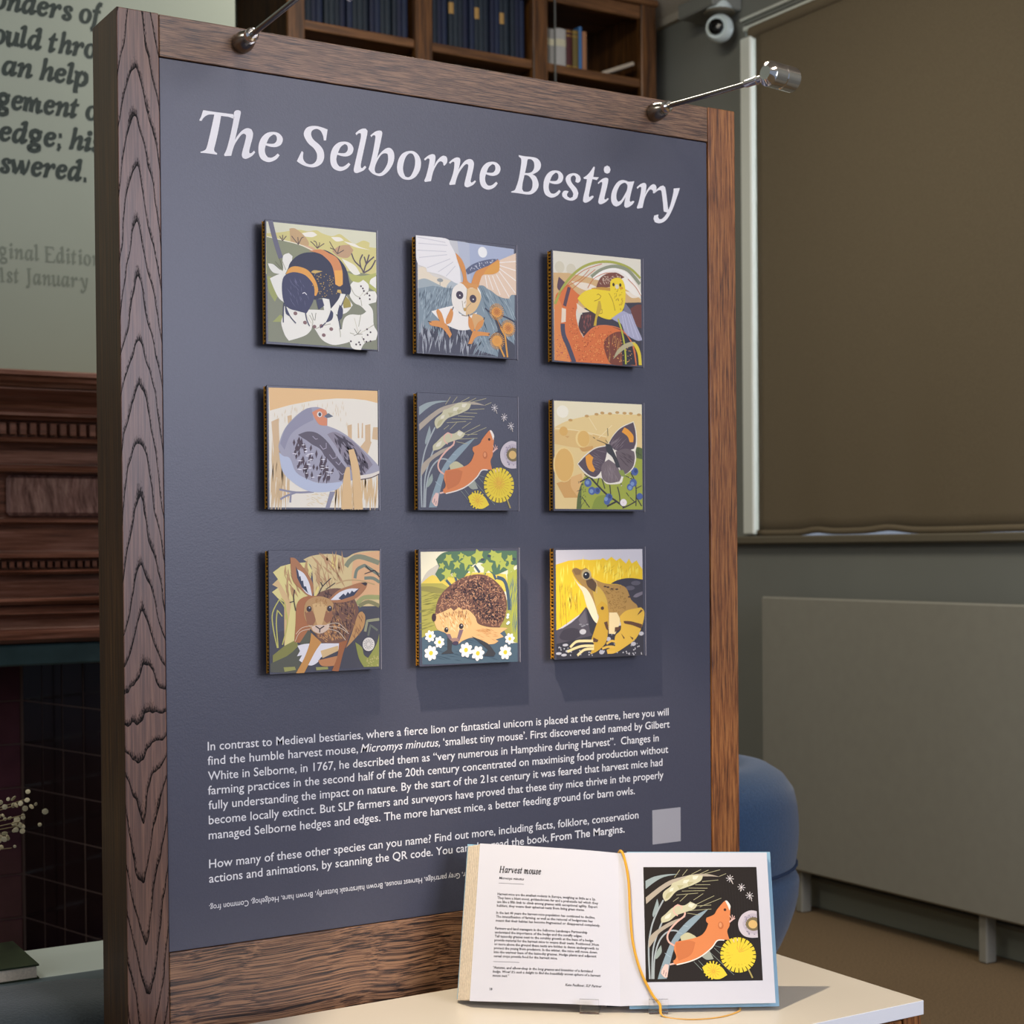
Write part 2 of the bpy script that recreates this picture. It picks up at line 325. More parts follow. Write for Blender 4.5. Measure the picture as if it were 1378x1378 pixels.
ART = """T bee
P dcdcc0 11,17 993,14 995,991 17,978
Q d8cf86 10,113 133,93 216,73 299,57 373,63 449,47 505,68 591,82 658,58 716,88 794,126 874,92 933,105 928,141 993,144 989,369 4,439
Q f3efe0 317,85 411,63 457,85 410,107 335,105/696,116 794,126 843,148 942,166 794,152/581,91 658,85 696,108 628,122
Q c9a878 211,56 262,51 335,96 381,153 371,197 223,192
Q c4a07a 657,155 745,139 783,180 733,246 646,244 589,205
Q d9b08a 297,177 409,185 446,208 370,231 296,203
P 8f9474 11,138 132,153 297,177 427,227 693,355 994,369 990,639 168,685 9,473
C efe9cf 8.1 14,138 132,153 297,177 427,218
P 878b74 14,473 498,492 994,405 995,991 17,978
Q b9bd6a 731,370 849,388 990,351 992,513 888,466 769,438
Q f2f0e0 675,259 742,281 801,312 844,371 790,383 732,334
Q a3a964 14,456 72,469 125,567 78,656 26,574/57,819 122,756 149,772 130,815
C 6b6a7d 41.2 45,8 74,120 104,219 134,302
C 5b5058 11.6 874,360 850,317 792,268 765,208/874,360 900,286 972,218/850,317 841,264 867,208/900,286 927,204/874,360 940,319 986,244/900,286 881,225
C 6a5a50 7.2 456,194 418,158 395,143/456,194 489,169 518,149/456,194 447,147 423,136/456,194 475,162 475,144/636,223 599,178 566,128/636,223 657,155/618,194 570,180/636,223 695,187/288,178 251,138 229,114/288,178 316,124 335,114/288,178 284,118/150,160 124,124/150,160 183,119/150,147 151,113
Q f2f1e6 147,327 157,275 203,254 235,277 225,329 197,374 154,446 81,485 36,480 118,431 151,395/20,353 74,358 146,404 136,430 73,426 38,395/36,471 118,431 173,427 178,667 115,628 71,554/159,685 242,707 362,726 402,829 369,891 303,928 196,963 160,917 130,824 149,754/362,700 438,696 571,698 628,739 651,835 743,866 742,938 683,958 586,974 491,938 426,854 347,762/496,597 690,532 771,634 716,699 638,721 513,710/749,475 779,438 828,443 869,418 918,455 917,509 977,505 995,540 986,595 915,617 955,668 963,785 997,846 981,910 880,941 840,1005 761,990 732,929 665,887 686,762 745,715 844,710 894,680 845,638 786,615 743,555/989,378 939,409 928,445 988,482
C b8b6a0 6.3 402,829 408,793 380,743/646,835 655,870 655,906/435,853 492,824 569,803/743,866 782,874/844,710 823,809/880,941 851,889/963,785 872,843/749,475 787,544 836,567/917,509 876,547/855,638 846,585/168,445 153,514/147,327 174,393
C d9d6c0 5.4 398,811 361,761 343,718/822,872 784,740/822,872 932,804/837,559 887,502
E 8a6a68 17,15 255,738 339,807 423,835 485,825 573,845 505,899
E 4d3d44 8,8 848,473 865,490 874,510 905,529 926,544 928,575 900,826 932,849 905,873 868,910 892,930 931,923 750,935 798,958 835,958 825,939 836,575
L 6b6a50 4.5 84,332 137,387/121,303 145,378/70,354 128,396/812,872 783,829/812,872 842,835/812,872 857,870/812,872 777,887/400,724 417,784/437,722 427,784
Q 2c3048 197,374 249,293 333,243 446,225 522,202 636,254 712,336 742,449 756,510 743,551 660,547 640,597 571,680 558,602 487,597 401,611 217,510
Q 3a3e5c 439,609 496,605 512,657 461,695 448,652
Q 3a3e5c 651,640 680,674 672,745 637,774 631,712/571,689 592,714 579,768 522,797 551,743
Q e8a548 173,427 210,373 275,356 368,379 432,452 459,529 440,583 421,575 403,498 311,435 219,424
Q 3a3d5e 139,532 154,454 201,417 265,405 348,424 413,489 426,557 410,637 353,731 278,718 196,700 151,643
Q d98f58 380,222 484,200 560,225 636,262 678,356 681,471 652,490 613,475 605,397 577,311 502,247 445,230
Q f0b050 607,361 678,356 681,471 652,489 615,475
C 3a3e5c 9.0 714,548 689,603 663,657/642,765 657,843/522,797 473,843/155,668 149,737 148,819/164,676 204,760 258,818/343,727 356,787 379,834/150,669 164,664
Q 3a3e5c 164,685 191,727 213,768 172,745
Q a89a4a 709,566 747,608 754,652 688,667 683,621
Q d0b060 632,518 661,516 670,547 627,540/500,378 424,375 396,394 433,400
C efeef2 6.3 318,573 337,563 357,581
H c9a850 10.7 60 11 0 90 3 405,394 595,397 641,553 496,588 421,566 367,431
H 6a6c8c 4.5 26 81 60 30 5 172,470 385,456 391,655 215,665
T owl
P bcc0c8 14,16 974,33 969,988 20,982
Q dcd8cf 14,16 306,9 421,157 498,327 308,428 15,448
P c8cacc 306,13 484,16 496,415 417,420
P b6bece 404,14 563,23 556,411 457,418
P a9b4cc 523,21 974,33 973,382 536,412
Q e8dcc4 21,275 96,252 163,333 378,362 357,433 219,443 18,413
E eef0ee 46,47 655,88
Q a3b0b4 19,379 85,361 181,389 278,430 288,464 20,482
Q b4bfc4 299,402 359,346 418,350 417,438 288,447
L 8a8d8c 5.6 230,411 231,355
E 9aa0a0 30,16 231,363
P 8496a0 23,448 161,416 338,426 617,371 978,417 969,988 20,982
H 5f6f7c 8.4 80 84 -75 14 1 25,447 338,426 334,601 59,706
H a9bac2 6.5 40 84 -75 14 2 25,447 338,426 334,601 59,706
H 5e7482 8.4 60 158 -118 8 3 627,406 973,427 970,920 547,942 654,581
H b0c2c8 6.5 40 158 -118 8 4 627,406 973,427 970,920 547,942 654,581
P 4a4c5b 23,829 96,773 134,858 184,785 231,870 282,780 351,767 450,779 550,765 569,852 608,939 800,983 20,984
H a8adb5 13.0 44 176 -86 16 6 38,776 550,782 587,958 44,950
H 3a3d4c 14.9 36 139 -95 18 7 58,749 550,782 549,871 56,880
H 8f9ea8 11.1 30 158 -62 8 8 549,835 731,808 790,965 567,941
Q 464956 755,628 835,704 895,817 971,875 972,990 800,992 813,803
Q ecebea 0,2 286,2 335,50 392,142 420,227 437,384 378,375 261,326 163,307 105,303 96,269 19,249 -1,181
C cfcfd3 6.5 305,61 23,67/294,114 12,127/303,140 30,187/332,173 106,268/361,197 212,295/381,230 290,324/286,37 14,16
Q f3efe6 357,460 413,632 492,653 593,612 551,729 510,767 411,777 307,748 334,654 365,564
Q f4f1ea 143,635 256,598 365,569 353,653 307,748 224,704
Q dcae74 553,623 623,636 668,669 641,733 570,763 531,704
Q e6cdb4 824,143 994,67 993,434 942,438 921,471 859,470 798,452 738,416 698,401 658,377 607,381 598,337 659,280 760,272 812,233
C f8f0e8 7.4 822,241 983,417/791,270 921,457/750,282 829,445/710,285 758,406/822,214 990,309/823,188 991,220/823,165 993,139/679,287 698,392
Q 5c6480 479,258 540,209 621,172 722,144 814,133 721,195 650,227 579,259 504,293
H d0d4e0 6.5 26 28 60 90 9 499,256 621,181 793,138 711,196 579,250
Q d9924c 383,116 441,164 480,240 498,344 537,368 579,268 650,227 721,195 813,135 822,232 761,263 659,284 628,335 602,416 496,415 447,374 458,330 439,261 406,193
Q e0a048 659,280 721,204 824,143 819,232 760,270
Q f0ebe0 341,513 352,434 398,387 457,369 507,388 557,375 612,407 636,476 594,576 543,624 472,647 399,610 355,574
Q e3c08c 496,415 587,400 634,476 594,576 543,624 482,647 479,557
Q d99a55 418,368 497,366 597,373 601,421 547,403 496,419 457,382
C a8987c 5.6 496,415 487,504 466,545/445,524 454,585 468,603/534,536 494,574 478,610/438,648 492,651 553,632
E e8d8c0 6,26 484,530
E 43394a 36,35 421,477
E 43394a 34,35 553,499
E f4f0f0 7,6 423,479 555,503
E c8a050 12,16 471,597
Q dd9650 191,636 207,609 240,642 268,719 263,737 224,713/335,593 356,635 332,715 288,736 284,692/117,724 195,710 283,732 321,786 340,820 320,852 291,814 238,769 136,755/507,643 542,677 563,755 540,783 506,732/658,670 641,733 580,781 570,763 602,700/550,773 631,778 720,782 711,811 620,814 569,839 538,889 500,891 524,837
L 3a3038 7.4 503,635 512,661/359,582 346,611/107,722 141,727/668,651 658,674/721,795 701,796/498,909 508,891
C 3f4356 12.1 674,571 755,619 857,627 974,669/755,619 795,662 834,748/710,845 783,778 855,756
L e0a048 16.7 829,731 874,800 897,985/812,884 866,984
L c98a3c 7.4 785,644 834,740
E d9944a 54,43 791,599
E d9944a 57,52 906,731
E e09c48 52,48 792,849
R e8a850 6.5 28 74 26 791,595 906,731 792,849
R b97038 6.5 5 37 12 791,595 906,731
T hammer
P dedac8 15,10 978,6 980,983 21,984
E d2ccb4 52,53 85,150 208,162
P d3b07c 18,204 177,195 489,227 766,277 976,369 976,460 15,528
Q eadfca 207,267 384,271 489,298 404,340 279,315/787,311 895,321 971,351 873,367
Q efeadd 447,230 660,133 831,136 971,297 971,351 895,339 809,291 595,245
P 3f3d46 309,507 786,419 981,401 980,983 483,987
Q 6d4038 856,468 927,427 983,423 982,641 904,619
Q d9743c 29,457 93,364 176,296 258,361 300,384 278,456 256,564 287,686 333,763 423,677 528,639 677,652 806,707 897,810 924,986 378,988 23,984
Q e08a4c 29,475 72,436 112,521 90,699 150,872 190,990 23,984
Q 33313a 752,679 860,767 913,982 750,991
Q 7a4030 557,812 591,747 677,697 752,683 763,994 632,983 579,901
H c08a50 5.8 14 154 -78 8 2 591,756 741,711 750,963 611,953
Q ead9c0 263,458 330,497 403,527 277,549/104,513 148,519 144,634 96,646
Q 4c3437 308,561 413,527 476,567 423,677 338,754 282,669
H a05a50 7.7 16 58 -90 8 3 319,578 424,553 402,679 328,728
C 4a4a5c 46.2 111,654 120,750 171,853 232,992
C 5b4550 34.6 186,322 160,403 133,493
Q 5d4450 74,236 150,290 88,365 56,332
H f0b060 11.5 130 13 0 90 4 206,462 297,730 507,654 892,828 891,956 274,981 172,694
H a84828 10.6 130 13 0 90 5 206,426 297,730 507,654 806,743 547,975 274,981 172,694
H f0a848 13.5 30 13 0 90 6 38,747 110,751 180,959 36,967
H b03c50 11.5 24 12 0 90 7 38,747 110,751 180,959 36,967
C a8ab4e 23.1 31,483 104,346 208,223 344,124 512,69 681,59 853,98 972,179
C 8f957c 32.7 426,210 532,139 681,95 831,118 966,234
C f3f1e8 25.0 447,226 553,155 692,121 809,156 874,214
C c9703a 5.8 72,401 176,288 343,159 543,84/217,337 364,219 469,140/384,315 447,230 553,173 659,155/831,199 917,265 976,342/155,316 301,242 406,145
Q 7a4a3c 478,299 521,215 596,169 702,150 793,184 745,206 659,222 637,282 552,302
H d8c0a8 5.8 36 38 30 60 8 510,279 542,205 681,162 755,187 637,242
Q c99a3c 426,312 531,295 637,296 637,340 531,349 446,337
Q efd42e 271,417 331,359 426,321 531,320 632,323 632,251 654,214 713,195 761,205 793,256 803,346 786,455 721,541 635,581 539,571 445,533 351,487
C a8841c 5.8 456,427 509,404 530,375 499,360 483,370/615,342 658,411 684,498/503,511 540,495 540,531 503,538 508,511
H a88420 6.7 20 21 -60 40 9 680,301 765,295 754,403 679,409
H c89a28 6.7 20 29 -70 20 10 701,389 786,383 743,512
E ded4b8 21,21 707,277
E 3a3420 13,16 669,262 744,260
E d8a020 23,12 755,286
Q c8a83a 500,422 519,421 532,491 487,575 475,649 444,651
Q a9aac2 753,503 829,470 872,521 915,609 982,732 974,752 925,756 827,719 784,681 753,615 710,600 640,573
Q 77778a 795,418 861,486 856,522 775,492
C c8c8dc 5.8 785,527 838,705/818,516 892,728/840,515 947,743/764,538 785,654
C b9bd45 17.3 715,568 763,700 792,852 799,981
C e08050 7.7 338,759 444,667 592,639 763,673 881,811 918,974
Q b7ae88 659,941 697,867 762,809 838,777 903,769 925,799 827,823 740,874
Q e0c93c 870,775 925,790 968,869 980,980 945,980 930,872
T partridge
P efeadb 16,20 993,5 990,982 14,983
P ecc48c 16,20 993,5 993,107 886,87 769,80 615,83 427,105 205,152 25,205
P d9bb92 37,293 100,264 107,518 128,773 69,732/177,243 214,233 218,309 186,345/710,303 753,292 752,442 719,408/875,295 924,284 923,435 874,543/949,310 992,308 991,415 938,408/815,492 894,401 933,435 883,570/807,281 816,280 821,404 806,404/846,279 856,278 855,402 840,403
H d9bd92 16.0 44 374 -87 4 2 35,521 201,728 218,899 32,902
H ddbf90 16.0 60 267 -88 4 3 591,815 981,754 985,933 600,938
H e0cfae 5.3 60 62 -88 5 4 34,234 389,129 672,112 729,302 768,336 538,259 42,301
H e3cf9c 4.5 40 53 12 30 5 347,863 591,859 591,964 346,967
C 9090a4 16.0 403,853 245,860 100,837/245,860 154,892 108,918/200,865 194,943
Q 9090a4 548,851 596,850 562,929 543,986 505,987
Q a7a6b6 101,518 112,433 158,338 241,248 333,183 426,161 496,175 529,207 530,312 623,342 728,399 845,491 943,577 1012,646 1002,691 912,720 814,740 668,770 478,783 292,735 183,643
Q bcc6dc 99,535 138,568 193,583 247,684 348,751 478,783 673,765 610,832 478,856 347,846 219,779 128,688
Q 9494a8 112,467 158,346 241,257 333,183 389,168 407,266 295,323 203,395 148,517
Q 8e8795 528,381 604,360 748,424 864,526 942,621 824,740 708,637 622,499
H 463e4c 19.6 60 107 -125 26 6 575,379 748,442 913,613 824,722 708,628 622,482
Q 5f5866 267,392 350,363 443,376 537,450 622,569 727,689 649,761 573,711 480,522 387,465
C a8a2b4 6.2 397,400 424,424 443,419/461,471 489,504 518,494 518,451/546,546 574,580 607,570 603,526/602,605 631,630 650,603/621,674 659,708 678,699
Q a4a3b4 185,464 267,401 350,440 480,539 630,692 620,762 478,781 329,743 229,668
H 4c3c48 23.1 52 89 -80 8 7 230,428 350,458 480,557 602,710 478,765 329,725 238,650
H f0eef4 8.0 26 57 0 6 8 230,462 350,475 480,574 592,710 478,748 329,725 247,650
Q df8f68 393,206 464,172 520,186 534,225 491,235 529,251 527,310 463,306 426,265
E e9e6e0 23,23 461,220
E 44485c 13,16 463,220
Q 67707f 505,230 539,207 584,232 529,246
Q e8e0d4 824,713 922,697 1007,669 1012,686 932,724 824,744
C 5a4a4c 7.1 824,749 932,728 1002,696
Q e3c08c 718,505 767,494 819,669 847,995 764,996 751,715/698,646 729,645 749,993 648,994 669,743
T mouse
Q 9aa8a8 16,123 94,85 213,64 313,63 184,87 95,134 17,194
Q b3a795 15,269 135,177 253,111 434,68 556,61 673,88 576,83 434,92 264,146 155,212 18,326
C a9b2b4 13.2 34,974 31,704 59,530 107,407 170,291/53,974 65,747 99,616 152,485/67,974 80,789 128,642 206,566 285,565 335,612
Q 9aa8a8 116,279 126,354 78,442 72,408
Q b3a795 40,617 118,546 235,478 364,436 255,500 137,572 89,634 31,712
Q 8fa3ac 101,976 149,832 236,640 335,516 434,434 565,369 475,460 375,559 295,639 237,753 179,973
C a9bcc4 4.7 236,675 256,701/285,578 325,586/335,516 375,524/168,754 217,788/139,866 188,883
Q 9aa8a0 81,802 101,737 138,685 141,746 102,798
L b0ab85 4.7 273,93 323,24/343,77 389,22/424,65 510,22/485,68 576,27/535,62 678,25/668,84 730,59/515,130 658,116/454,158 586,157/394,187 561,189/334,214 535,210/284,248 475,232/254,306 304,270/314,305 384,241/434,293 520,237/444,337 616,256/485,354 677,277/434,346 586,338/394,387 586,373/374,409 485,425
Q cdc9a6 165,265 175,220 234,174 254,142 294,128 354,99 414,70 525,75 505,121 434,159 354,188 284,217 224,281 185,304
Q e6e2cc 234,192 264,182 254,213 224,219/354,117 404,111 384,143 344,144/434,83 485,77 464,109 434,110
Q b9b48a 204,237 254,218 215,272 185,282/294,163 354,161 314,198/384,134 444,132 394,169
Q cdc9a6 147,493 146,450 186,414 235,369 284,341 354,339 404,307 464,336 434,373 354,401 275,429 216,474
Q e6e2cc 394,320 444,328 414,364 384,347/186,431 235,404 215,448 176,458
C e8b8a8 15.1 256,692 207,658 195,606 226,544 285,482 344,436 356,401
C e8b8a8 10.4 290,431 260,403 260,359 294,334 329,349 324,375
Q c9c59e 305,613 365,577 425,602 450,624 315,656
Q a3a99c 475,776 555,740 587,810 525,815
L 8f9a90 3.8 595,714 665,783/555,749 756,949/415,829 485,907/455,820 515,889/605,696 666,713
C e8beb0 14.1 277,838 208,853
Q ecc8bc 198,853 191,918 184,961 160,962 130,927 140,892 169,849
L 555060 4.7 159,901 150,935/174,918 169,952
Q e08850 718,298 693,313 636,377 606,422 540,450 535,477 553,503 525,565 475,610 375,638 266,657 248,718 266,787 237,831 262,857 355,834 475,785 575,705 625,647 732,645 715,570 738,517 746,428 751,356
P e08850 276,796 237,822 267,831 237,844 286,856
Q cf7846 266,666 375,647 435,663 395,769 286,822 266,753
C f0e6da 10.4 267,855 375,830 475,788 575,712 625,650 686,647
Q f4ece0 708,301 728,303 754,347 743,387 728,343
E 4a2a20 12,12 704,380
E c87040 24,33 661,518
E e59a68 13,21 658,514
C ecc0b4 14.1 738,490 769,463
L ecc0b4 5.7 763,467 743,432/769,463 764,425/774,463 784,436/774,467 789,455
Q ecc8c0 727,646 798,631 817,649 767,669
L b0a05c 13.2 878,895 913,978
R ecd23a 30.1 75 153 24 799,777
E ecd23a 127,113 799,777
R d8b02c 4.7 19 104 22 799,768
R e8b040 7.5 5 57 14 799,759
R ecd23a 13.2 47 80 16 575,906
Q ecd23a 485,881 535,850 595,854 655,884 697,949 635,982 574,978 515,941
R e0a838 5.7 5 57 12 580,915
Q cfc6cc 980,395 923,388 861,416 825,462 812,511 824,569 860,612 921,629 978,627
Q c0b6c0 980,422 934,414 882,442 850,506 881,568 932,593 978,593
H 8a8294 8.5 26 24 0 90 4 851,461 902,424 975,422 975,458 902,460 881,514 901,567 973,584 973,611 880,594
Q 7b6d4c 980,454 938,448 897,469 878,510 896,549 937,568 979,561
E ddb873 39,37 940,510
R e6e0e0 4.7 0 34 8 760,104 858,182 925,257
L c8c0b8 5.7 765,113 786,153/855,187 847,220/930,266 943,306
T butterfly
P ece3c0 12,15 978,13 978,982 15,980
E f5f0da 64,56 103,110
Q e9cf90 15,253 103,210 208,176 344,145 471,124 642,112 815,112 978,106 978,982 15,980
E c9a060 23,12 535,107 620,110 701,97 782,100 853,100 945,109 471,121 365,141 187,184
Q e2bf7c 15,279 260,280 578,332 578,439 260,430 15,401
C f3e0ae 6.8 312,278 578,323/21,261 239,272 429,310/386,152 471,265/492,335 642,215
Q d6a662 31,751 239,694 286,878 114,881/281,429 429,408 429,443 323,463/124,328 176,327 155,345
E dfb263 45,42 112,285
E f0d591 79,80 318,347
E e3b96a 66,73 328,347
E f0d591 115,157 112,584
E e3b768 102,148 116,587
Q e4b878 187,695 302,658 312,746 260,870 187,783
Q a3ad46 281,790 333,693 429,655 578,688 793,577 902,493 978,447 978,982 244,980 260,870
Q 5e6e3e 863,440 923,407 980,419 980,518 902,502/244,980 260,852 302,746 294,980
L 3f4a38 5.8 902,448 967,483/934,421 934,493
Q 8a9a40 471,867 642,847 578,977 407,979
C 3c3a3c 17.4 386,683 471,761 578,848 685,909 771,962/578,955 685,909
C 3c3a3c 11.6 696,775 717,846 723,918/847,647 902,754 902,951/902,907 825,943 750,971/281,738 365,701 429,673/514,671 556,795/471,761 492,690/610,759 620,847/902,862 967,951
C 3c3a3c 7.7 750,667 815,684 880,709/717,676 739,757/270,817 302,799/302,869 386,966/365,692 333,666/902,790 967,762/836,871 891,916/793,827 825,863
H 3c3a3c 5.8 26 39 -60 60 5 260,729 323,728 386,957 260,958
E 4f66a0 40,37 370,745 413,815 599,874 891,633 874,736
E 4f66a0 34,31 471,814 578,910 836,777 945,861
E 7f9ac4 21,19 365,741 407,819 863,746 836,782 567,888
E 3a4c80 19,19 610,865 902,628 476,810
Q f2ecdc 255,575 333,498 450,425 567,399 604,372 653,303 739,229 882,171 912,260 918,376 902,448 907,520 869,611 771,675 739,739 642,754 567,746 514,698 429,704 323,649
Q 5c4f58 604,380 653,312 739,238 878,180 902,260 907,358 885,422 771,452 663,437
Q 6e6266 674,454 793,424 885,449 894,503 874,584 815,643 760,667 717,596
Q 5c4f58 263,575 344,503 450,435 572,408 580,466 535,600 471,681 407,684 333,640
Q 7a6d70 524,582 599,527 685,579 739,667 717,726 642,740 578,737 524,693
H 8d8084 3.9 20 145 -45 12 6 578,421 663,330 793,380 739,435
H 4a3e44 3.9 26 106 30 14 7 717,471 858,459 858,557 750,578
H 94888a 4.8 24 116 80 14 8 556,600 685,588 706,712 556,715
H 80747a 3.9 20 145 20 14 9 429,461 556,440 535,582 429,638
Q eda23c 747,274 777,230 825,253 878,305 876,364 836,365 815,316 771,286
Q eda23c 344,507 386,481 431,514 418,563 450,624 429,646 386,630 355,577
Q 3f4044 567,386 620,393 658,455 706,543 726,600 685,601 642,509 578,457
L 4a4440 4.8 590,376 567,350/594,314 590,243/429,328 450,340/578,386 471,353
Q 8fa050 706,623 760,622 793,684 739,676
E f0e8e6 38,33 760,919
E d8ccd0 6,5 760,919 739,765 836,688
T hare
P 4a4a54 6,676 991,472 981,979 6,981
Q dfca94 345,104 304,77 383,47 514,33 617,42 684,66 761,32 858,14 998,12 991,472 783,468 659,431 397,427 381,165
P e8dc94 37,177 107,130 198,108 345,99 381,165 342,374 238,768 130,773 132,423 79,388 27,336 79,302 30,276 80,233
P e0c08a 30,276 80,237 196,424 130,773 132,423 79,302
P eedc88 417,314 455,279 416,375 398,375/561,51 608,51 597,148 550,166
H c0986a 17.9 26 161 80 22 2 134,164 345,130 343,322 142,371
H c39a70 19.7 22 179 70 30 3 401,69 664,77 643,254 417,270
H a87c54 4.5 50 81 70 40 4 107,164 664,77 624,254 105,422
Q e8b888 761,32 998,12 992,401 783,433 738,255
C 8d9277 41.2 687,139 731,86 818,59 993,113
C 7f8a7a 26.9 767,238 788,166 856,131 991,212/854,238 932,239 995,275
C a8ab70 37.6 783,451 851,399 992,401
C c9a878 10.7 595,281 681,255 805,256 950,293
C 8d8a60 32.2 802,469 889,435 991,472
C a0a080 23.3 856,682 877,594 989,584
C 6d7468 17.9 884,718 905,630 972,676
C c8c46c 9.8 69,788 35,634 29,506 88,398 137,466 157,595 112,764/75,788 61,592 71,482 114,534/106,388 141,440 145,560
P 8a8a4a 27,846 130,773 221,733 257,777 148,867 27,940
P 5a5c50 5,912 148,858 247,794 301,898 246,998 6,981
Q 93984e 764,767 825,813 843,875 881,903 960,791 986,703 981,979 841,977 795,900
H b8b070 10.7 20 27 60 60 6 862,902 978,880 976,968 861,972
Q a0a05c 120,946 219,946 228,972 129,983/405,958 512,960 516,980 410,984
Q 7d5848 416,375 491,332 604,316 718,344 764,415 797,504 771,609 712,713 682,817 617,780 468,762 395,670 378,513
Q c89860 791,539 830,514 858,558 837,655 750,749 682,808 731,696
H a87c50 9.0 120 50 70 50 7 546,447 755,433 771,592 655,746 413,722 544,604
H d09a60 9.0 60 50 60 50 8 422,688 610,571 655,746 468,758
H 4a3230 10.7 90 54 70 50 9 473,341 718,361 782,521 683,747 543,691
H 8a5c40 5.4 20 72 70 20 19 752,574 839,540 808,698 731,749
Q b4744a 241,442 306,382 416,375 378,513 349,668 284,757 216,746 229,596
Q 5e6050 266,752 340,651 376,686 339,771 284,778
Q eceaf0 243,777 339,763 617,771 611,823 466,870 420,920 364,943 301,924 256,896 283,855 238,862 265,820
Q e0c08c 448,826 607,789 607,832 466,887
Q c88a5a 424,903 615,871 605,953 465,952
Q cf9650 367,677 458,758 393,842 300,1002 228,999 301,881 348,771
Q a8683e 617,763 693,748 653,851 609,1003 548,994 597,884
Q b47c54 188,60 235,69 299,139 353,209 391,296 381,379 342,374 270,312 211,251 193,156
Q e9eaf0 248,156 307,191 353,270 377,374 324,348 270,269
P 39435a 234,130 257,173 266,217 275,208 284,252 298,247 306,295 325,296 334,330 347,357 288,304 247,225
Q b47c54 523,407 613,334 718,299 815,274 880,279 862,328 784,398 678,431 565,434
Q e9eaf0 542,412 623,351 718,322 800,325 717,379 622,411
P 39435a 613,400 660,361 679,379 699,348 717,366 737,339 756,353 814,314 755,380 641,413
Q 3a3238 820,278 863,272 880,285 863,303
Q c49a66 319,430 379,388 453,380 528,403 570,447 555,517 535,604 506,655 450,684 386,669 340,608 304,529
Q a06c4c 309,503 378,496 407,566 377,622 331,603/482,507 555,491 554,569 507,603 477,568
Q dcb880 379,444 453,419 508,464 479,568 460,619 423,618 401,549
H a8743c 3.6 40 27 90 20 10 398,401 509,402 508,464 397,462
Q e0c8b4 368,626 414,614 479,615 530,612 515,655 450,684 386,661
C 3a2c30 9.8 404,622 443,647 483,624/443,645 441,675
Q c49a66 305,451 369,470 369,496 323,512/499,472 555,456 560,491 517,516
E 3a3038 23,24 349,480
E 3a3038 23,24 532,482
E c8ccd4 6,6 353,471 536,473
C e8d8c0 4.5 230,682 285,632 377,617/221,742 267,666 358,643/507,612 610,606 694,678/506,647 609,675 674,747/506,629 619,641 703,695
C 3d3338 7.2 435,362 473,297 549,232/473,297 455,262/501,324 586,272/866,135 913,176 952,176 991,230/855,202 943,176/224,321 214,390 232,493/214,415 178,423
E dedad4 56,57 885,789
R 8f8a88 4.5 16 45 14 885,789
T hedgehog
P e6e2c8 18,24 977,23 977,999 26,981
Q c4c0b4 21,284 69,205 128,162 226,127 385,180 385,286 21,292
Q d9c356 21,292 128,223 226,250 526,207 864,226 896,380 306,356
P a5a04e 21,292 226,294 306,339 526,447 977,453 977,779 23,754
Q 8a8648 21,319 128,320 256,347 207,382 21,354
H 7d7d3e 8.5 40 122 -10 5 2 21,354 227,373 178,530 159,670 23,684
P 4c6272 23,754 149,696 527,714 833,703 906,831 977,833 977,999 26,981
H 3c5060 8.5 40 169 14 6 3 81,755 834,811 937,975 82,955
P a8ae4c 875,227 977,182 977,833 927,822 885,542
H 5b7480 7.5 20 226 -80 5 4 895,317 969,272 969,724 927,723
C 43586a 32.0 771,253 844,280 880,380 896,542
L 43586a 22.6 465,207 516,136/597,207 546,145/316,321 256,259/365,277 345,215/648,226 658,163/761,271 730,208
Q 4f7057 171,83 225,39 325,22 730,21 977,23 977,145 833,208 730,226 627,127 526,145 445,242 385,264 325,206 207,281 157,215 196,153 167,92
V a9b456 290,82,67,0.0 470,104,89,0.2 275,210,75,0.3 414,60,46,0.5 586,59,89,0.3 515,180,56,0.2 225,144,46,0.9 833,136,65,0.5 374,135,56,0.7 678,153,93,0.5 781,82,93,0.1 911,172,75,0.4 905,90,62,0.0 729,46,56,0.3 345,224,37,0.6
E 3c4a58 20,12 694,66 627,96 948,95
Q 6a4a40 149,565 178,443 246,356 365,277 506,229 648,230 761,289 844,380 870,497 844,613 792,693 679,682 567,644 466,535 326,498 208,548
P 6a4a40 227,443 466,447 466,571 227,566
H a87c5e 9.4 300 43 30 90 5 178,460 246,373 365,277 506,225 648,226 761,280 844,380 870,497 844,613 792,684 679,673 567,626 466,526 326,489 208,548 149,565
H 33242a 11.3 280 38 30 90 6 207,443 365,295 648,243 833,397 844,595 772,675 679,655 567,608 486,465 326,445
H c49878 7.5 150 34 30 90 7 168,495 365,277 648,234 844,389 864,506 730,683 567,590 326,480
H 2a2228 12.2 120 38 30 90 8 466,314 587,306 730,414 792,541 730,647 608,609 527,483
Q ddb37c 149,565 247,532 306,506 336,533 386,503 426,526 476,527 547,590 578,653 690,686 833,694 877,700 797,743 836,775 751,795 782,809 731,833 629,825 527,771 427,791 367,824 307,796 258,725 174,688 144,617
H f0d4a8 6.6 46 66 75 30 9 188,566 486,553 467,712 228,689
H c08a50 5.6 56 56 70 30 10 178,565 476,544 547,661 228,671
H 7a5038 6.6 30 47 75 25 11 227,540 466,526 486,589 227,584
H c89058 5.6 30 85 15 12 12 567,697 813,703 731,808 568,786
E 3f2c30 22,35 141,584
Q 7b6470 256,729 297,730 327,797 297,783/389,697 429,698 387,798 355,798
E 9a7a70 45,19 339,784
E 443a50 32,17 349,811
E 2f2c30 21,23 260,694
E 2f2c30 23,24 407,668
E d8d0d0 6,5 265,685 412,660
Q 3c3e42 268,760 319,797 310,871 332,898 204,900 268,865/507,757 629,805 690,842 751,916 731,942 629,934 675,882 588,813
F f4f2ec d8c83c 51 7 101,743 191,797 896,794
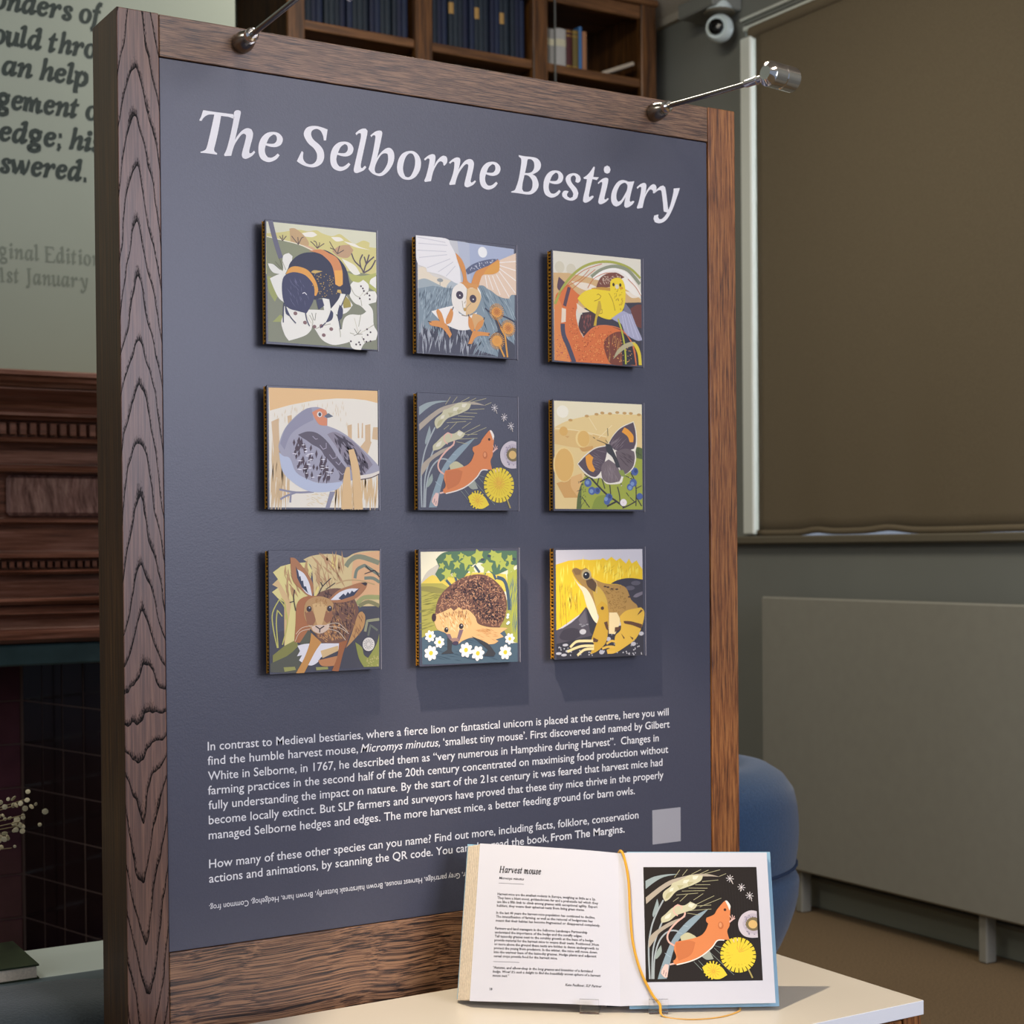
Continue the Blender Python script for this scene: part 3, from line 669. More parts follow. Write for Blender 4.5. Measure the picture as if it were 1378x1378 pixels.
F f4f2ec d8c83c 66 7 108,887 452,875 570,908 849,910
E d8ecec 14,12 880,583 875,605 875,659 885,650
T frog
P cfccd2 18,20 972,18 978,1004 20,990
P efc92e 18,150 153,116 318,105 380,112 507,108 528,95 571,117 624,86 678,122 721,99 786,149 819,104 851,149 906,122 939,168 972,204 972,459 359,553 18,740
H fae860 11.6 60 125 -88 6 2 51,224 307,129 571,130 950,213 624,309 464,272 153,531
H a8862c 4.8 44 106 -88 6 3 51,311 183,313 297,534 51,659
H b08c30 3.9 20 77 -60 40 4 464,165 939,186 895,276 571,291
L a8862c 4.8 117,486 127,687/178,356 178,531/240,410 245,586/61,372 71,703
Q 3c3b46 613,331 699,297 829,283 975,300 976,604 851,547 764,365
E 5a5864 53,21 895,330 829,375
Q 75707c 862,457 895,430 970,409 970,436 906,462
P 524e58 18,736 91,717 183,671 255,621 339,535 422,678 486,805 422,979 18,992
Q 68646e 255,647 328,570 349,676 287,710
P 36363f 18,858 153,837 380,801 678,722 978,686 978,1004 18,992
Q 403c46 46,798 91,738 183,720 255,735 276,797 183,833 81,825
P 37373f 339,535 464,680 422,802 380,766
H b9b9c0 15.4 40 21 10 60 6 40,876 422,935 961,912 961,998 40,963
H a0a0a8 15.4 20 19 10 60 7 507,770 656,775 961,749 961,912 571,941
E c4c4ca 36,24 302,759
E b4b4bc 28,19 581,835 507,952 952,798 862,890
E 8a8a92 15,7 276,692 318,702 349,694 297,710
E c0c0c8 30,12 112,872 142,928 40,945 96,961
Q a8854a 188,208 204,186 240,182 287,198 339,181 391,222 407,271 486,308 571,331 721,346 791,383 840,483 901,530 917,566 786,599 721,678 656,748 587,790 571,674 486,627 422,537 359,412 287,332 225,269
H 8a6c38 7.7 90 39 20 60 8 517,379 732,364 808,546 635,631 571,487
Q efe2c0 188,243 255,322 339,368 401,448 454,573 477,698 422,661 349,535 307,411 255,340
Q e4d0a0 592,594 678,596 715,678 656,793 587,786
Q c8a84a 401,342 486,361 571,487 571,683 486,645 433,484
Q c8a038 454,538 507,486 576,540 583,674 560,852 464,937 380,965 422,873 391,837 443,715 477,627
C ead9a0 23.1 422,847 297,842 225,848 163,894/422,891 276,890 132,932/422,917 318,922 240,971
Q d3ac44 710,633 786,581 950,556 989,604 963,722 895,837 786,905 656,965 571,970 560,932 656,900 656,811 721,750
C d8b04c 21.2 667,865 613,854 560,878/645,909 571,906 512,921/656,954 571,955
Q 5c4030 753,675 840,682 963,713 950,753 851,718 764,699/654,730 712,727 712,750 651,776/414,813 470,840 459,859 412,855/533,682 571,672 583,755 560,745/721,786 764,832 753,841/950,576 972,586 906,629 917,612/819,816 862,836 851,854
E 4a3830 18,16 517,552
E 4a3830 17,7 549,355 624,379 678,383 819,456 581,362
Q 5a4634 339,297 407,280 459,334 435,403 359,350
C c8b080 7.7 401,271 454,316 454,414
Q 8a6c44 199,199 240,186 287,208 276,244 225,243
E b8a880 53,48 344,244
E 24262e 36,33 344,251
E e8ecf0 8,7 337,241"""
def parse_art():
    D = {}; cur = None
    for ln in ART.split('\n'):
        t = ln.split(' ')
        if t[0] == 'T': cur = D.setdefault(t[1], []); continue
        cur.append(t)
    return D
def art_layers(ops):
    """-> list of (level, colour, polygon)"""
    out = []; lev = 0
    pt = lambda s: tuple(float(v) for v in s.split(','))
    def groups(tk): return [[pt(q) for q in g.split(' ')] for g in ' '.join(tk).split('/')]
    for t in ops:
        lev += 1; k, c = t[0], t[1]; c = hexc(c)
        if k in 'PQ':
            for g in groups(t[2:]):
                if k == 'Q': g = smooth(g)
                lev += .5
                for q, tr in enumerate(tris(g)): out.append((lev+.12*(q % 3), c, tr))
        elif k in 'CL':
            for g in groups(t[3:]):
                if k == 'C': g = smooth(g, False)
                lev += .4
                for i, q in enumerate(ribbon(g, float(t[2]))): out.append((lev+.12*(i % 3), c, q))
        elif k == 'E':
            rx, ry = pt(t[2])
            for g in groups(t[3:]):
                for i, (x, y) in enumerate(g): out.append((lev+.12*(i % 7), c, disc(x, y, rx, ry)))
        elif k == 'H':
            wd, n, ln_, ang, jit, seed = float(t[2]), int(t[3]), float(t[4]), float(t[5]), float(t[6]), int(t[7])
            rnd = random.Random(seed*7+n)
            for g in groups(t[8:]):
                xs = [p[0] for p in g]; ys = [p[1] for p in g]; got = 0; tries = 0
                while got < n and tries < n*20:
                    tries += 1; p = (rnd.uniform(min(xs), max(xs)), rnd.uniform(min(ys), max(ys)))
                    if not inside(p, g): continue
                    got += 1; lv = lev+.12*(got % 7)
                    if ln_ <= 0: out.append((lv, c, disc(p[0], p[1], wd*rnd.uniform(.3, .7), wd*rnd.uniform(.3, .7), 6))); continue
                    a = math.radians(ang+rnd.uniform(-jit, jit)); L = ln_*rnd.uniform(.5, 1)/2; dx, dy = math.cos(a)*L, math.sin(a)*L
                    nx, ny = -math.sin(a)*wd*.5, math.cos(a)*wd*.5
                    out.append((lv, c, [(p[0]-dx, p[1]-dy), (p[0]+nx, p[1]+ny), (p[0]+dx, p[1]+dy), (p[0]-nx, p[1]-ny)]))
        elif k == 'R':
            wd, r0, r1, n = float(t[2]), float(t[3]), float(t[4]), int(t[5])
            for g in groups(t[6:]):
                for x, y in g:
                    for i in range(n):
                        a = 2*PI*i/n+.13; ca, sa = math.cos(a), math.sin(a); w0, w1 = wd*.35, wd*.5
                        out.append((lev+.12*(i % 7), c, [(x+ca*r0-sa*w0, y+sa*r0+ca*w0), (x+ca*r1-sa*w1, y+sa*r1+ca*w1), (x+ca*r1+sa*w1, y+sa*r1-ca*w1), (x+ca*r0+sa*w0, y+sa*r0-ca*w0)]))
        elif k == 'V':
            for s in t[2:]:
                x, y, r, rot = [float(v) for v in s.split(',')]; pg = []
                for i, f in enumerate((1, .42, .8, .4, .66, .4, .66, .4, .8, .42)):
                    a = PI/2+rot+2*PI*i/10; pg.append((x+r*f*math.cos(a), y+r*f*math.sin(a)))
                lev += .3
                for tr in tris(pg): out.append((lev, c, tr))
        elif k == 'F':
            c2 = hexc(t[2]); r = float(t[3]); n = int(t[4])
            for g in groups(t[5:]):
                for q, (x, y) in enumerate(g):
                    for i in range(n):
                        a = 2*PI*i/n+q*.4; ca, sa = math.cos(a), math.sin(a); wd = r*.3
                        pg = [(x, y)]+[(x+ca*r*f-sa*wd*e, y+sa*r*f+ca*wd*e) for f, e in ((.4, .8), (.75, 1), (1, .35), (1, -.35), (.75, -1), (.4, -.8))]
                        out.append((lev+.1*(i % 4), c, pg))
                    out.append((lev+.5, c2, disc(x, y, r*.3, r*.3, 12)))
    return out
def art_object(name, layers, place, parent, rect=(0, 0, 1000, 1000), step=1e-5):
    vs = []; fs = []; cols = []
    for lev, c, pg in layers:
        pg = clip(pg, *rect)
        if not pg: continue
        b = len(vs); vs += [place(u, v, 5e-5+lev*step) for u, v in pg]; fs.append(list(range(b, b+len(pg)))); cols += list(c)*len(pg)
    off = wloc(parent); me = bpy.data.meshes.new(name); me.from_pydata([tuple(Vector(p)-off) for p in vs], [], fs)
    a = me.color_attributes.new('print', 'FLOAT_COLOR', 'CORNER'); a.data.foreach_set('color', cols)
    me.materials.append(M['print']); me.update(); o = bpy.data.objects.new(name, me); COL.objects.link(o); o.parent = parent; return o

# built-in sans lettering -> flat mesh, placed by a function of (x, y) in metres
def sans(body, shear=0.0, bold=0.0, res=3):
    c = bpy.data.curves.new('t', 'FONT'); c.body = body; c.size = 1; c.shear = shear; c.offset = bold; c.resolution_u = res
    o = bpy.data.objects.new('t', c); COL.objects.link(o)
    dg = bpy.context.evaluated_depsgraph_get(); me = bpy.data.meshes.new_from_object(o.evaluated_get(dg))
    vs = [(v.co.x, v.co.y) for v in me.vertices]; fs = [tuple(p.vertices) for p in me.polygons]
    bpy.data.objects.remove(o); bpy.data.curves.remove(c); bpy.data.meshes.remove(me)
    return vs, fs
CAPH = max(v[1] for v in sans('H')[0])
def sans_line(mb, body, x0, x1, z, cap, place, **k):
    vs, fs = sans(body, **k); a = min(v[0] for v in vs); b = max(v[0] for v in vs); sy = cap/CAPH
    sx = (x1-x0)/(b-a) if x1 is not None else sy
    mb.add([place(x0+(x-a)*sx, z+y*sy) for x, y in vs], fs)

# serif italic alphabet, outlines in 0.1 mm for a title with x-height 38.5 mm
GLYPH = {'T':[[(52,537),(152,535),(296,536),(445,538),(457,491),(444,483),(380,497),(283,496),(247,312),(207,148),(187,74),(193,46),(228,27),(222,10),(104,12),(12,9),(8,19),(58,42),(88,77),(123,201),(163,365),(194,501),(126,492),(84,470),(50,438),(29,403),(4,400),(0,412),(21,450),(43,516)]],'h':[[(138,563),(160,588),(194,598),(222,592),(228,568),(210,484),(183,368),(147,223),(182,280),(234,342),(286,380),(329,391),(368,380),(388,338),(380,272),(353,180),(335,105),(341,78),(369,89),(400,120),(414,99),(377,54),(325,19),(282,2),(248,10),(235,41),(244,94),(271,186),(294,278),(290,305),(268,315),(234,298),(190,241),(146,171),(116,95),(96,19),(8,4),(0,21),(35,93),(70,210),(106,358),(128,465),(135,530)]],'e':[[(206,387),(272,381),(320,346),(333,299),(306,238),(244,202),(173,194),(100,205),(87,147),(98,91),(128,58),(172,58),(216,81),(262,122),(287,102),(242,47),(171,7),(110,-1),(40,24),(6,80),(0,153),(12,227),(52,305),(123,366)],[(206,355),(148,308),(111,231),(165,232),(218,244),(249,284),(249,329),(232,351)]],'S':[[(435,513),(411,369),(379,365),(371,418),(344,473),(308,497),(263,497),(217,469),(203,426),(216,382),(252,345),(315,304),(364,252),(383,188),(376,121),(339,59),(275,18),(203,0),(113,8),(42,32),(0,56),(29,113),(70,193),(93,178),(87,103),(114,57),(158,38),(212,42),(258,74),(281,126),(277,192),(233,252),(170,294),(126,346),(101,401),(109,451),(146,501),(209,528),(281,537),(354,530)]],'l':[[(30,513),(77,557),(134,587),(180,593),(206,569),(198,513),(169,392),(135,254),(105,124),(105,78),(123,72),(152,100),(166,108),(184,92),(147,49),(90,18),(43,0),(11,5),(0,37),(17,114),(55,261),(90,399),(109,485),(105,523),(77,519),(44,490)]],'b':[[(33,513),(99,568),(156,592),(194,593),(208,565),(193,491),(159,352),(127,230),(172,294),(239,357),(297,385),(344,374),(377,327),(381,251),(356,172),(303,90),(236,27),(169,-2),(93,7),(37,34),(0,72),(29,151),(68,299),(98,446),(106,501),(99,523),(71,518),(47,491)],[(239,306),(281,303),(290,258),(280,180),(236,99),(188,47),(141,29),(103,37),(92,74),(104,134),(143,215),(191,280)]],'o':[[(188,381),(260,381),(318,345),(352,289),(359,221),(336,133),(276,49),(208,7),(150,-5),(82,2),(25,46),(0,112),(6,197),(37,277),(96,344)],[(207,351),(173,340),(134,297),(104,226),(89,147),(98,80),(121,36),(160,29),(199,49),(238,113),(263,184),(271,254),(260,312),(236,345)]],'r':[[(0,299),(59,349),(119,378),(158,378),(175,350),(167,280),(149,214),(186,283),(246,350),(296,379),(336,374),(355,346),(350,293),(310,245),(295,252),(290,286),(261,300),(226,287),(176,221),(136,139),(103,17),(12,-4),(0,12),(32,84),(68,209),(83,296),(74,314),(49,310),(15,280)]],'n':[[(0,297),(65,352),(126,381),(166,377),(178,348),(167,281),(149,218),(195,285),(256,353),(327,383),(372,371),(390,333),(381,263),(350,145),(334,82),(349,65),(380,83),(403,103),(420,88),(374,39),(313,6),(277,-5),(242,7),(238,37),(259,118),(290,226),(301,288),(291,309),(255,300),(205,247),(149,166),(112,75),(95,13),(12,-3),(2,11),(43,102),(74,201),(85,289),(80,315),(55,312),(20,282)]],'B':[[(129,529),(218,523),(324,527),(408,523),(461,498),(490,448),(481,384),(428,329),(351,287),(406,264),(442,201),(449,139),(414,72),(350,21),(276,1),(181,1),(87,3),(3,0),(0,14),(50,33),(77,71),(120,183),(153,329),(170,446),(165,486),(128,511)],[(273,487),(318,495),(360,477),(381,435),(375,372),(343,324),(290,300),(228,293),(254,394)],[(221,265),(268,266),(315,240),(347,190),(346,118),(319,62),(266,37),(202,36),(180,65),(188,146)]],'s':[[(225,265),(237,316),(221,346),(188,349),(155,325),(149,279),(181,228),(246,172),(276,111),(256,45),(201,3),(135,-10),(59,2),(5,37),(0,73),(28,112),(71,123),(112,116),(81,72),(92,42),(136,25),(179,46),(191,93),(159,144),(94,209),(64,270),(73,316),(117,357),(183,380),(248,381),(303,355),(319,316),(302,273),(264,253)]],'t':[[(190,517),(209,508),(181,367),(277,372),(240,328),(166,334),(131,216),(103,103),(113,72),(147,94),(175,100),(186,84),(135,33),(68,-6),(30,-14),(0,5),(8,65),(43,188),(72,323),(22,322),(11,339),(72,378),(128,435)]],'i':[[(0,289),(73,352),(141,380),(180,373),(185,341),(156,228),(121,114),(115,72),(138,68),(166,93),(194,85),(137,33),(70,-2),(31,-8),(8,10),(14,57),(49,170),(78,284),(73,311),(45,303),(17,277)],[(167,555),(210,542),(225,504),(209,462),(166,441),(121,452),(108,491),(122,532)]],'a':[[(317,368),(411,385),(373,276),(338,161),(326,95),(343,80),(383,99),(411,93),(371,44),(302,0),(256,-12),(228,6),(234,58),(252,138),(200,63),(143,11),(86,-13),(35,5),(5,52),(0,116),(20,201),(77,300),(146,361),(214,380),(271,375)],[(220,339),(259,343),(288,318),(281,248),(235,169),(177,89),(126,60),(98,90),(93,154),(116,230),(162,304)]],'y':[[(12,248),(77,321),(135,365),(183,379),(218,359),(240,249),(268,44),(285,56),(334,183),(365,300),(371,357),(478,376),(484,365),(429,231),(344,43),(260,-88),(178,-153),(95,-178),(25,-168),(0,-123),(14,-75),(91,-49),(84,-87),(108,-118),(154,-108),(214,-55),(249,-5),(197,0),(185,17),(174,129),(152,277),(135,308),(88,298),(29,255)]]}
def glyph_adv(g): return max(p[0] for p in g[0])
def stroke_glyph(*strokes):
    """(width, [(x,y)...], smooth?) in the same units"""
    out = []
    for wd, pts in strokes: out.append(('s', wd, pts))
    return out
XH = 385
EXTRA = {
 'f': (300, stroke_glyph((80, [(-60,-150),(0,-140),(60,0),(140,350),(190,500),(250,580),(320,560)]), (45, [(20,365),(270,365)]))),
 'u': (400, stroke_glyph((45, [(0,330),(70,370)]), (95, [(110,385),(60,120),(70,20),(130,10)]), (50, [(130,15),(230,90),(320,300)]), (95, [(350,385),(290,100),(310,15)]), (40, [(310,15),(400,70)]))),
 'm': (585, stroke_glyph((45, [(0,330),(70,370)]), (95, [(105,380),(20,0)]), (50, [(70,150),(170,340),(240,370)]), (95, [(270,340),(200,0)]), (50, [(250,150),(360,340),(430,370)]), (95, [(465,340),(410,60),(440,15)]), (40, [(440,15),(560,80)]))),
 'p': (390, stroke_glyph((45, [(0,330),(70,370)]), (95, [(110,380),(0,-180)]), (45, [(-60,-180),(80,-180)]), (50, [(60,120),(180,340),(260,372)]), (95, [(260,360),(340,300),(330,140),(230,30)]), (50, [(240,25),(150,5),(60,40)]))),
 'w': (560, stroke_glyph((95, [(30,385),(80,150),(70,20)]), (45, [(80,0),(200,160),(290,370)]), (95, [(290,385),(320,150),(310,20)]), (45, [(320,0),(440,140),(520,370)]), (60, [(480,380),(530,360)]))),
 'v': (380, stroke_glyph((45, [(0,340),(60,375)]), (95, [(80,375),(130,150),(130,20)]), (50, [(140,0),(270,150),(340,370)]), (60, [(300,380),(350,360)]))),
 'g': (420, stroke_glyph((90, [(300,350),(200,375),(90,320),(70,210),(150,130),(250,150),(310,240),(300,350)]), (40, [(300,350),(400,370)]), (45, [(120,140),(70,60),(150,20)]), (80, [(150,15),(290,-20),(290,-120),(160,-170),(20,-150),(0,-80),(110,-10)]))),
 'E': (500, stroke_glyph((100, [(190,530),(80,0)]), (45, [(90,525),(500,525),(490,430)]), (45, [(140,280),(340,280)]), (45, [(0,5),(430,5),(470,110)]))),
 'J': (330, stroke_glyph((95, [(270,530),(180,60),(110,-90),(0,-110)]), (45, [(170,528),(380,528)]))),
 'H': (640, stroke_glyph((100, [(170,530),(70,0)]), (100, [(560,530),(460,0)]), (45, [(120,275),(510,275)]), (45, [(80,525),(270,525)]), (45, [(-20,5),(180,5)]), (45, [(460,525),(660,525)]), (45, [(370,5),(560,5)]))),
 '1': (280, stroke_glyph((95, [(190,500),(110,0)]), (45, [(60,430),(190,500)]), (45, [(20,5),(210,5)]))),
 'c': (340, stroke_glyph((90, [(310,300),(230,370),(110,330),(50,200),(60,70),(150,10)]), (45, [(150,10),(240,20),(300,90)]))),
 '.': (130, stroke_glyph((95, [(20,45),(110,45)]))),
 ';': (150, stroke_glyph((90, [(60,330),(150,330)]), (90, [(20,45),(110,45)]), (45, [(100,40),(20,-90)]))),
}
def slant(p, k): return (p[0]-p[1]*k, p[1])
def serif_word(word, unslant=0.0, bold=0.0, gap=45, space=190):
    """-> list of loops-groups (each a list of loops) in em units with x advance"""
    x = 0; out = []
    for ch in word:
        if ch == ' ': x += space; continue
        if ch == 'd':
            a = [[(px, py) for px, py in l] for l in GLYPH['a']]; l2 = GLYPH['l'][0]; top = [(px+225, py) for px, py in l2]
            out.append(('g', [[(px+x, py) for px, py in l] for l in a])); out.append(('g', [[(px+x, py) for px, py in top]])); x += glyph_adv(GLYPH['a'])+gap+20; continue
        if ch in GLYPH:
            g = GLYPH[ch]
            if ch == 'i': out += [('g', [[(px+x, py) for px, py in l]]) for l in g]
            elif ch == 'h': out.append(('g', [[(px+x, py) for px, py in l] for l in g]))
            else: out.append(('g', [[(px+x, py) for px, py in l] for l in g]))
            x += glyph_adv(g)+gap
        elif ch in EXTRA:
            adv, st = EXTRA[ch]
            for _, wd, pts in st: out.append(('s', wd, [(px+x, py) for px, py in pts]))
            x += adv+gap
    if unslant:
        res = []
        for e in out:
            if e[0] == 'g': res.append(('g', [[slant(p, unslant) for p in l] for l in e[1]]))
            else: res.append(('s', e[1], [slant(p, unslant) for p in e[2]]))
        out = res
    return out, x-gap
def serif_mesh(mb, els, place, bold=0.0):
    """place(x, y, h): h is a hair of height so that overlapping strokes never share a plane"""
    h = 0
    for e in els:
        h += 4e-6
        if e[0] == 'g':
            loops = [smooth(l, True, 3, 42) for l in e[1]]
            flat = [p for l in loops for p in l]
            t = tessellate_polygon([[Vector((a, b, 0)) for a, b in l] for l in loops])
            mb.add([place(p[0], p[1], h) for p in flat], t)
            if bold > 0:
                for l in loops:
                    for i, q in enumerate(ribbon(l+[l[0]], bold)): mb.add([place(p[0], p[1], h+1.5e-6+1e-6*(i % 3)) for p in q], [(0, 1, 2, 3)])
        else:
            pts = smooth(e[2], False, 5) if len(e[2]) > 2 else e[2]
            for i, q in enumerate(ribbon(pts, e[1]+bold)): mb.add([place(p[0], p[1], h+1e-6*(i % 3)) for p in q], [(0, 1, 2, 3)])

# ================================================================== THE ROOM
WX = 2.385; CZ = 2.78; BY = 2.44
struct('floor', MB().box(-3.2, 2.6, -5.0, 2.6, -.05, 0), M['carpet'])
struct('ceiling', MB().box(-3.2, 2.6, -3.0, 2.6, CZ, CZ+.05), M['ceil'])
struct('wall_back', MB().box(.6, 2.6, BY, BY+.08, 0, CZ), M['wall_d'])
WY0, WY1, WZ0, WZ1 = -.9, 1.765, 1.03, 2.51
wr = MB(); wr.box(WX, WX+.18, WY1, 2.6, 0, CZ); wr.box(WX, WX+.18, -3.0, WY0, 0, CZ); wr.box(WX, WX+.18, WY0, WY1, 0, WZ0-.004); wr.box(WX, WX+.18, WY0, WY1, WZ1, CZ)
struct('wall_right', wr, M['wall_r'])
struct('wall_left', MB().box(-3.28, -3.2, -.6, 2.6, 0, CZ), M['wall_l'])
# cornice between the window wall and the ceiling
cv = MB(); pr = [(WX, 2.607), (WX-.02, 2.607), (WX-.02, 2.63), (WX-.06, 2.66), (WX-.11, 2.70), (WX-.135, 2.75), (WX-.16, 2.76), (WX-.16, CZ), (WX, CZ)]
n = len(pr); vs = [(x, -3.0, z) for x, z in pr]+[(x, BY, z) for x, z in pr]; cv.add(vs, [(i, (i+1) % n, n+(i+1) % n, n+i) for i in range(n)])
struct('trim_1', cv, M['ceil'])
sk = MB(); sk.box(WX-.018, WX, -3.0, BY, 0, .12, .004); struct('baseboard_right', sk, M['skirt'])
# window: frame, pane, sill, head rails
wn = thing('window_1', 'x', 'window', (WX+.1, .43, WZ0)); del wn['label'], wn['category']; wn['kind'] = 'structure'
fr = MB(); fr.box(WX-.022, WX+.06, WY1-.05, WY1-.002, WZ0+.002, WZ1-.045, .004); fr.box(WX+.04, WX+.09, WY0+.002, WY0+.05, WZ0+.002, WZ1-.002)
fr.box(WX+.04, WX+.09, .40, .45, WZ0+.05, WZ1-.05); part('window_frame', fr, M['white'], wn)
hr = MB(); hr.box(WX-.010, WX+.05, WY0, WY1-.002, WZ1-.022, WZ1-.008, .003); part('head_rail', hr, M['white'], wn)
hr = MB(); hr.box(WX-.012, WX-.001, WY0, WY1+.01, WZ1+.010, WZ1+.018, .002); part('head_moulding', hr, M['white'], wn)
part('pane', MB().box(WX+.062, WX+.068, WY0+.05, .40, WZ0+.01, WZ1-.01), glass('window_glass'), wn)
part('pane', MB().box(WX+.062, WX+.068, .45, WY1-.06, WZ0+.01, WZ1-.01), glass('window_glass_b'), wn)
sl = MB(); sl.box(WX-.028, WX+.09, -3.0+.5, WY1+.05, 1.004, 1.027, .004); part('window_sill', sl, M['sill'], wn)
# roller blind
rb = thing('roller_blind', 'large brown fabric roller blind covering the window on the right', 'blind', (WX-.03, .4, 2.47))
def blind(u, v):
    y = WY0+.02+u*(WY1-.062-WY0-.02); wav = math.sin(y*13)+.6*math.sin(y*29+1); z = 2.478-v*(2.478-1.0275)+(v**6)*(.007*math.exp(-((y-1.455)/.045)**2)+.008*math.exp(-((y-1.18)/.06)**2)+.001*math.sin(y*11))
    return (WX-.012+.0014*wav*v**3, y, z)
g = MB(); g.grid(blind, 90, 30); ob = part('blind_fabric', g, M['blind'], rb, fix=False); so = ob.modifiers.new('s', 'SOLIDIFY'); so.thickness = .0015
bb = MB(); bb.grid(lambda u, v: tuple(Vector(blind(u, 1-v*.012))+Vector((-.003, 0, 0))), 90, 1); ob = part('hem_bar', bb, M['blind'], rb, fix=False); so = ob.modifiers.new('s', 'SOLIDIFY'); so.thickness = .004
g = MB(); g.lathe([(.018, 0), (.018, WY1-.07-WY0)], (WX-.006, WY0+.03, 2.475), (0, 1, 0), 16); part('roller_tube', g, M['blind'], rb)

# security camera on its box and cone bracket
sc_ = thing('security_camera', 'white dome security camera high on the wall beside the window', 'camera', (WX-.06, 1.80, 2.54))
part('mount_box', MB().box(WX-.11, WX-.001, 1.775, 1.94, 2.555, 2.60, .004), M['wall_r'], sc_)
g = MB(); g.lathe([(.038, 0), (.036, .012), (.022, .03), (.018, .075)], (WX-.065, 1.80, 2.549), (0, 0, 1), 24); part('bracket', g, M['cctv'], sc_)
part('base_plate', MB().lathe([(.044, 0), (.046, .004), (.04, .009)], (WX-.065, 1.80, 2.541), (0, 0, 1), 28), M['sill'], sc_)
cc = Vector((WX-.065, 1.80, 2.50)); dv = (Vector((-2.4, -1.0, 2.0))-cc).normalized()
prof = [(.041*math.sin(a), -.041*math.cos(a)) for a in [PI*k/14 for k in range(1, 11)]]+[(.024, .022), (.022, .03), (.019, .031)]
part('dome', MB().lathe(prof, cc, dv, 28), M['cctv'], sc_)
part('lens', MB().lathe([(.0235, -.002), (.022, .004), (.016, .006), (.013, .003), (.004, .004)], cc+dv*.029, dv, 24), M['lens'], sc_)

# radiator
rd = thing('radiator', 'long flat panel radiator painted grey beige below the blind', 'radiator', (2.31, .3, 0))
RX = 2.272; ry0, ry1 = -1.0, 1.577
g = MB(); g.box(RX, RX+.012, ry0, ry1, .118, .859, .005); part('front_panel', g, M['radiator'], rd)
g = MB(); g.box(RX+.066, RX+.076, ry0, ry1-.006, .125, .85, .003); part('rear_panel', g, M['radiator_d'], rd)
g = MB(); g.box(RX+.004, RX+.078, ry0, ry1-.002, .850, .856, .002)
for k in range(60): g.box(RX+.012, RX+.066, ry1-.03-k*.04, ry1-.026-k*.04, .13, .849)
part('convector_fins', g, M['radiator_d'], rd)
for y in (1.45, .80, .10):
    part('bracket_leg', MB().box(RX+.02, RX+.055, y-.012, y+.014, .0005, .13, .003), M['radiator'], rd)
g = MB(); g.tube([(RX+.055, y, .135-.006*abs(math.sin(y))) for y in (1.42, 1.0, .5, 0, -.9)], .008, 10); part('pipe', g, M['radiator_d'], rd)
g = MB(); g.tube([(RX+.085, y, .085) for y in (1.5, 1.0, .4, -.9)], .007, 10); part('pipe', g, M['radiator_d'], rd)

# ================================================================== FIREPLACE WALL
CY = 1.50      # face of the chimney breast
cb = MB(); cb.box(-3.2, .705, CY, BY, 1.34, CZ); cb.box(.43, .705, CY, BY, 0, 1.34); cb.box(-3.2, -.85, CY, BY, 0, 1.34); cb.box(-.85, .43, CY+.02, BY, .80, 1.34)
struct('wall_chimney', cb, M['wall_l'])
FX0, FX1 = -.95, .60
mt_ = thing('mantelpiece', 'dark carved wooden mantelpiece with rows of dentils, left behind the stand', 'mantelpiece', (-.17, CY, .76))
def zz(v): return 1.356-(v-130)/2.996*.001527
def mold(name, pr_, mat):
    g = MB(); g.extrude_x([(CY-.001-d, z) for d, z in pr_]+[(CY-.001, pr_[-1][1]), (CY-.001, pr_[0][1])], FX0, FX1); return part(name, g, mat, mt_)
mold('mantel_shelf', [(.205, zz(130)), (.215, zz(136)), (.215, zz(152)), (.205, zz(158)), (.20, zz(172)), (.185, zz(178)), (.18, zz(190))], M['mantel'])
mold('cornice_cove', [(.175, zz(190.2)), (.175, zz(200)), (.165, zz(208)), (.14, zz(225)), (.12, zz(250)), (.112, zz(272)), (.12, zz(280)), (.12, zz(292)), (.105, zz(300)), (.10, zz(308)), (.082, zz(309)), (.082, zz(374)), (.10, zz(375)), (.105, zz(382)), (.10, zz(392)), (.075, zz(396))], M['mantel'])
mold('frieze_board', [(.062, zz(396.3)), (.062, zz(478)), (.075, zz(482)), (.085, zz(494)), (.08, zz(508)), (.06, zz(514))], M['mantel'])
mold('panel_back', [(.042, zz(514.3)), (.042, zz(690)), (.06, zz(692)), (.08, zz(700)), (.08, zz(710)), (.06, zz(720))], M['mantel'])
mold('lower_frieze', [(.054, zz(720.3)), (.054, zz(822)), (.07, zz(828)), (.085, zz(838)), (.085, zz(852)), (.07, zz(858)), (.052, zz(860)), (.052, zz(898)), (.07, zz(899)), (.078, zz(908)), (.07, zz(918)), (.05, zz(921))], M['mantel'])
mold('architrave', [(.046, zz(921.3)), (.046, zz(1010)), (.06, zz(1015)), (.07, zz(1026)), (.06, zz(1040)), (.045, zz(1046)), (.062, zz(1060)), (.062, zz(1078)), (.045, zz(1086)), (.04, zz(1094)), (.052, zz(1138)), (.052, zz(1146)), (.065, zz(1156)), (.065, zz(1180)), (.05, zz(1196))], M['mantel'])
for x0, x1 in ((FX0+.02, -.42), (-.38, .145), (.178, FX1-.02)):
    g = MB(); g.box(x0, x1, CY-.058, CY-.044, zz(684), zz(520), .007); part('raised_panel', g, M['mantel_panel'], mt_)
import itertools
pitch = .0202
for k in range(int((FX1-FX0)/pitch)-1):
    x = FX0+.012+k*pitch; g = MB().box(x, x+.013, CY-.108, CY-.084, zz(366), zz(318), .0015); part('dentil', g, M['mantel'], mt_)
pitch = .0155
g = MB()
for k in range(int((FX1-FX0)/pitch)-1):
    x = FX0+.012+k*pitch; g.box(x, x+.0095, CY-.072, CY-.0535, zz(892), zz(866), .001)
o = part('small_dentils', g, M['mantel'], mt_); o['kind'] = 'stuff'
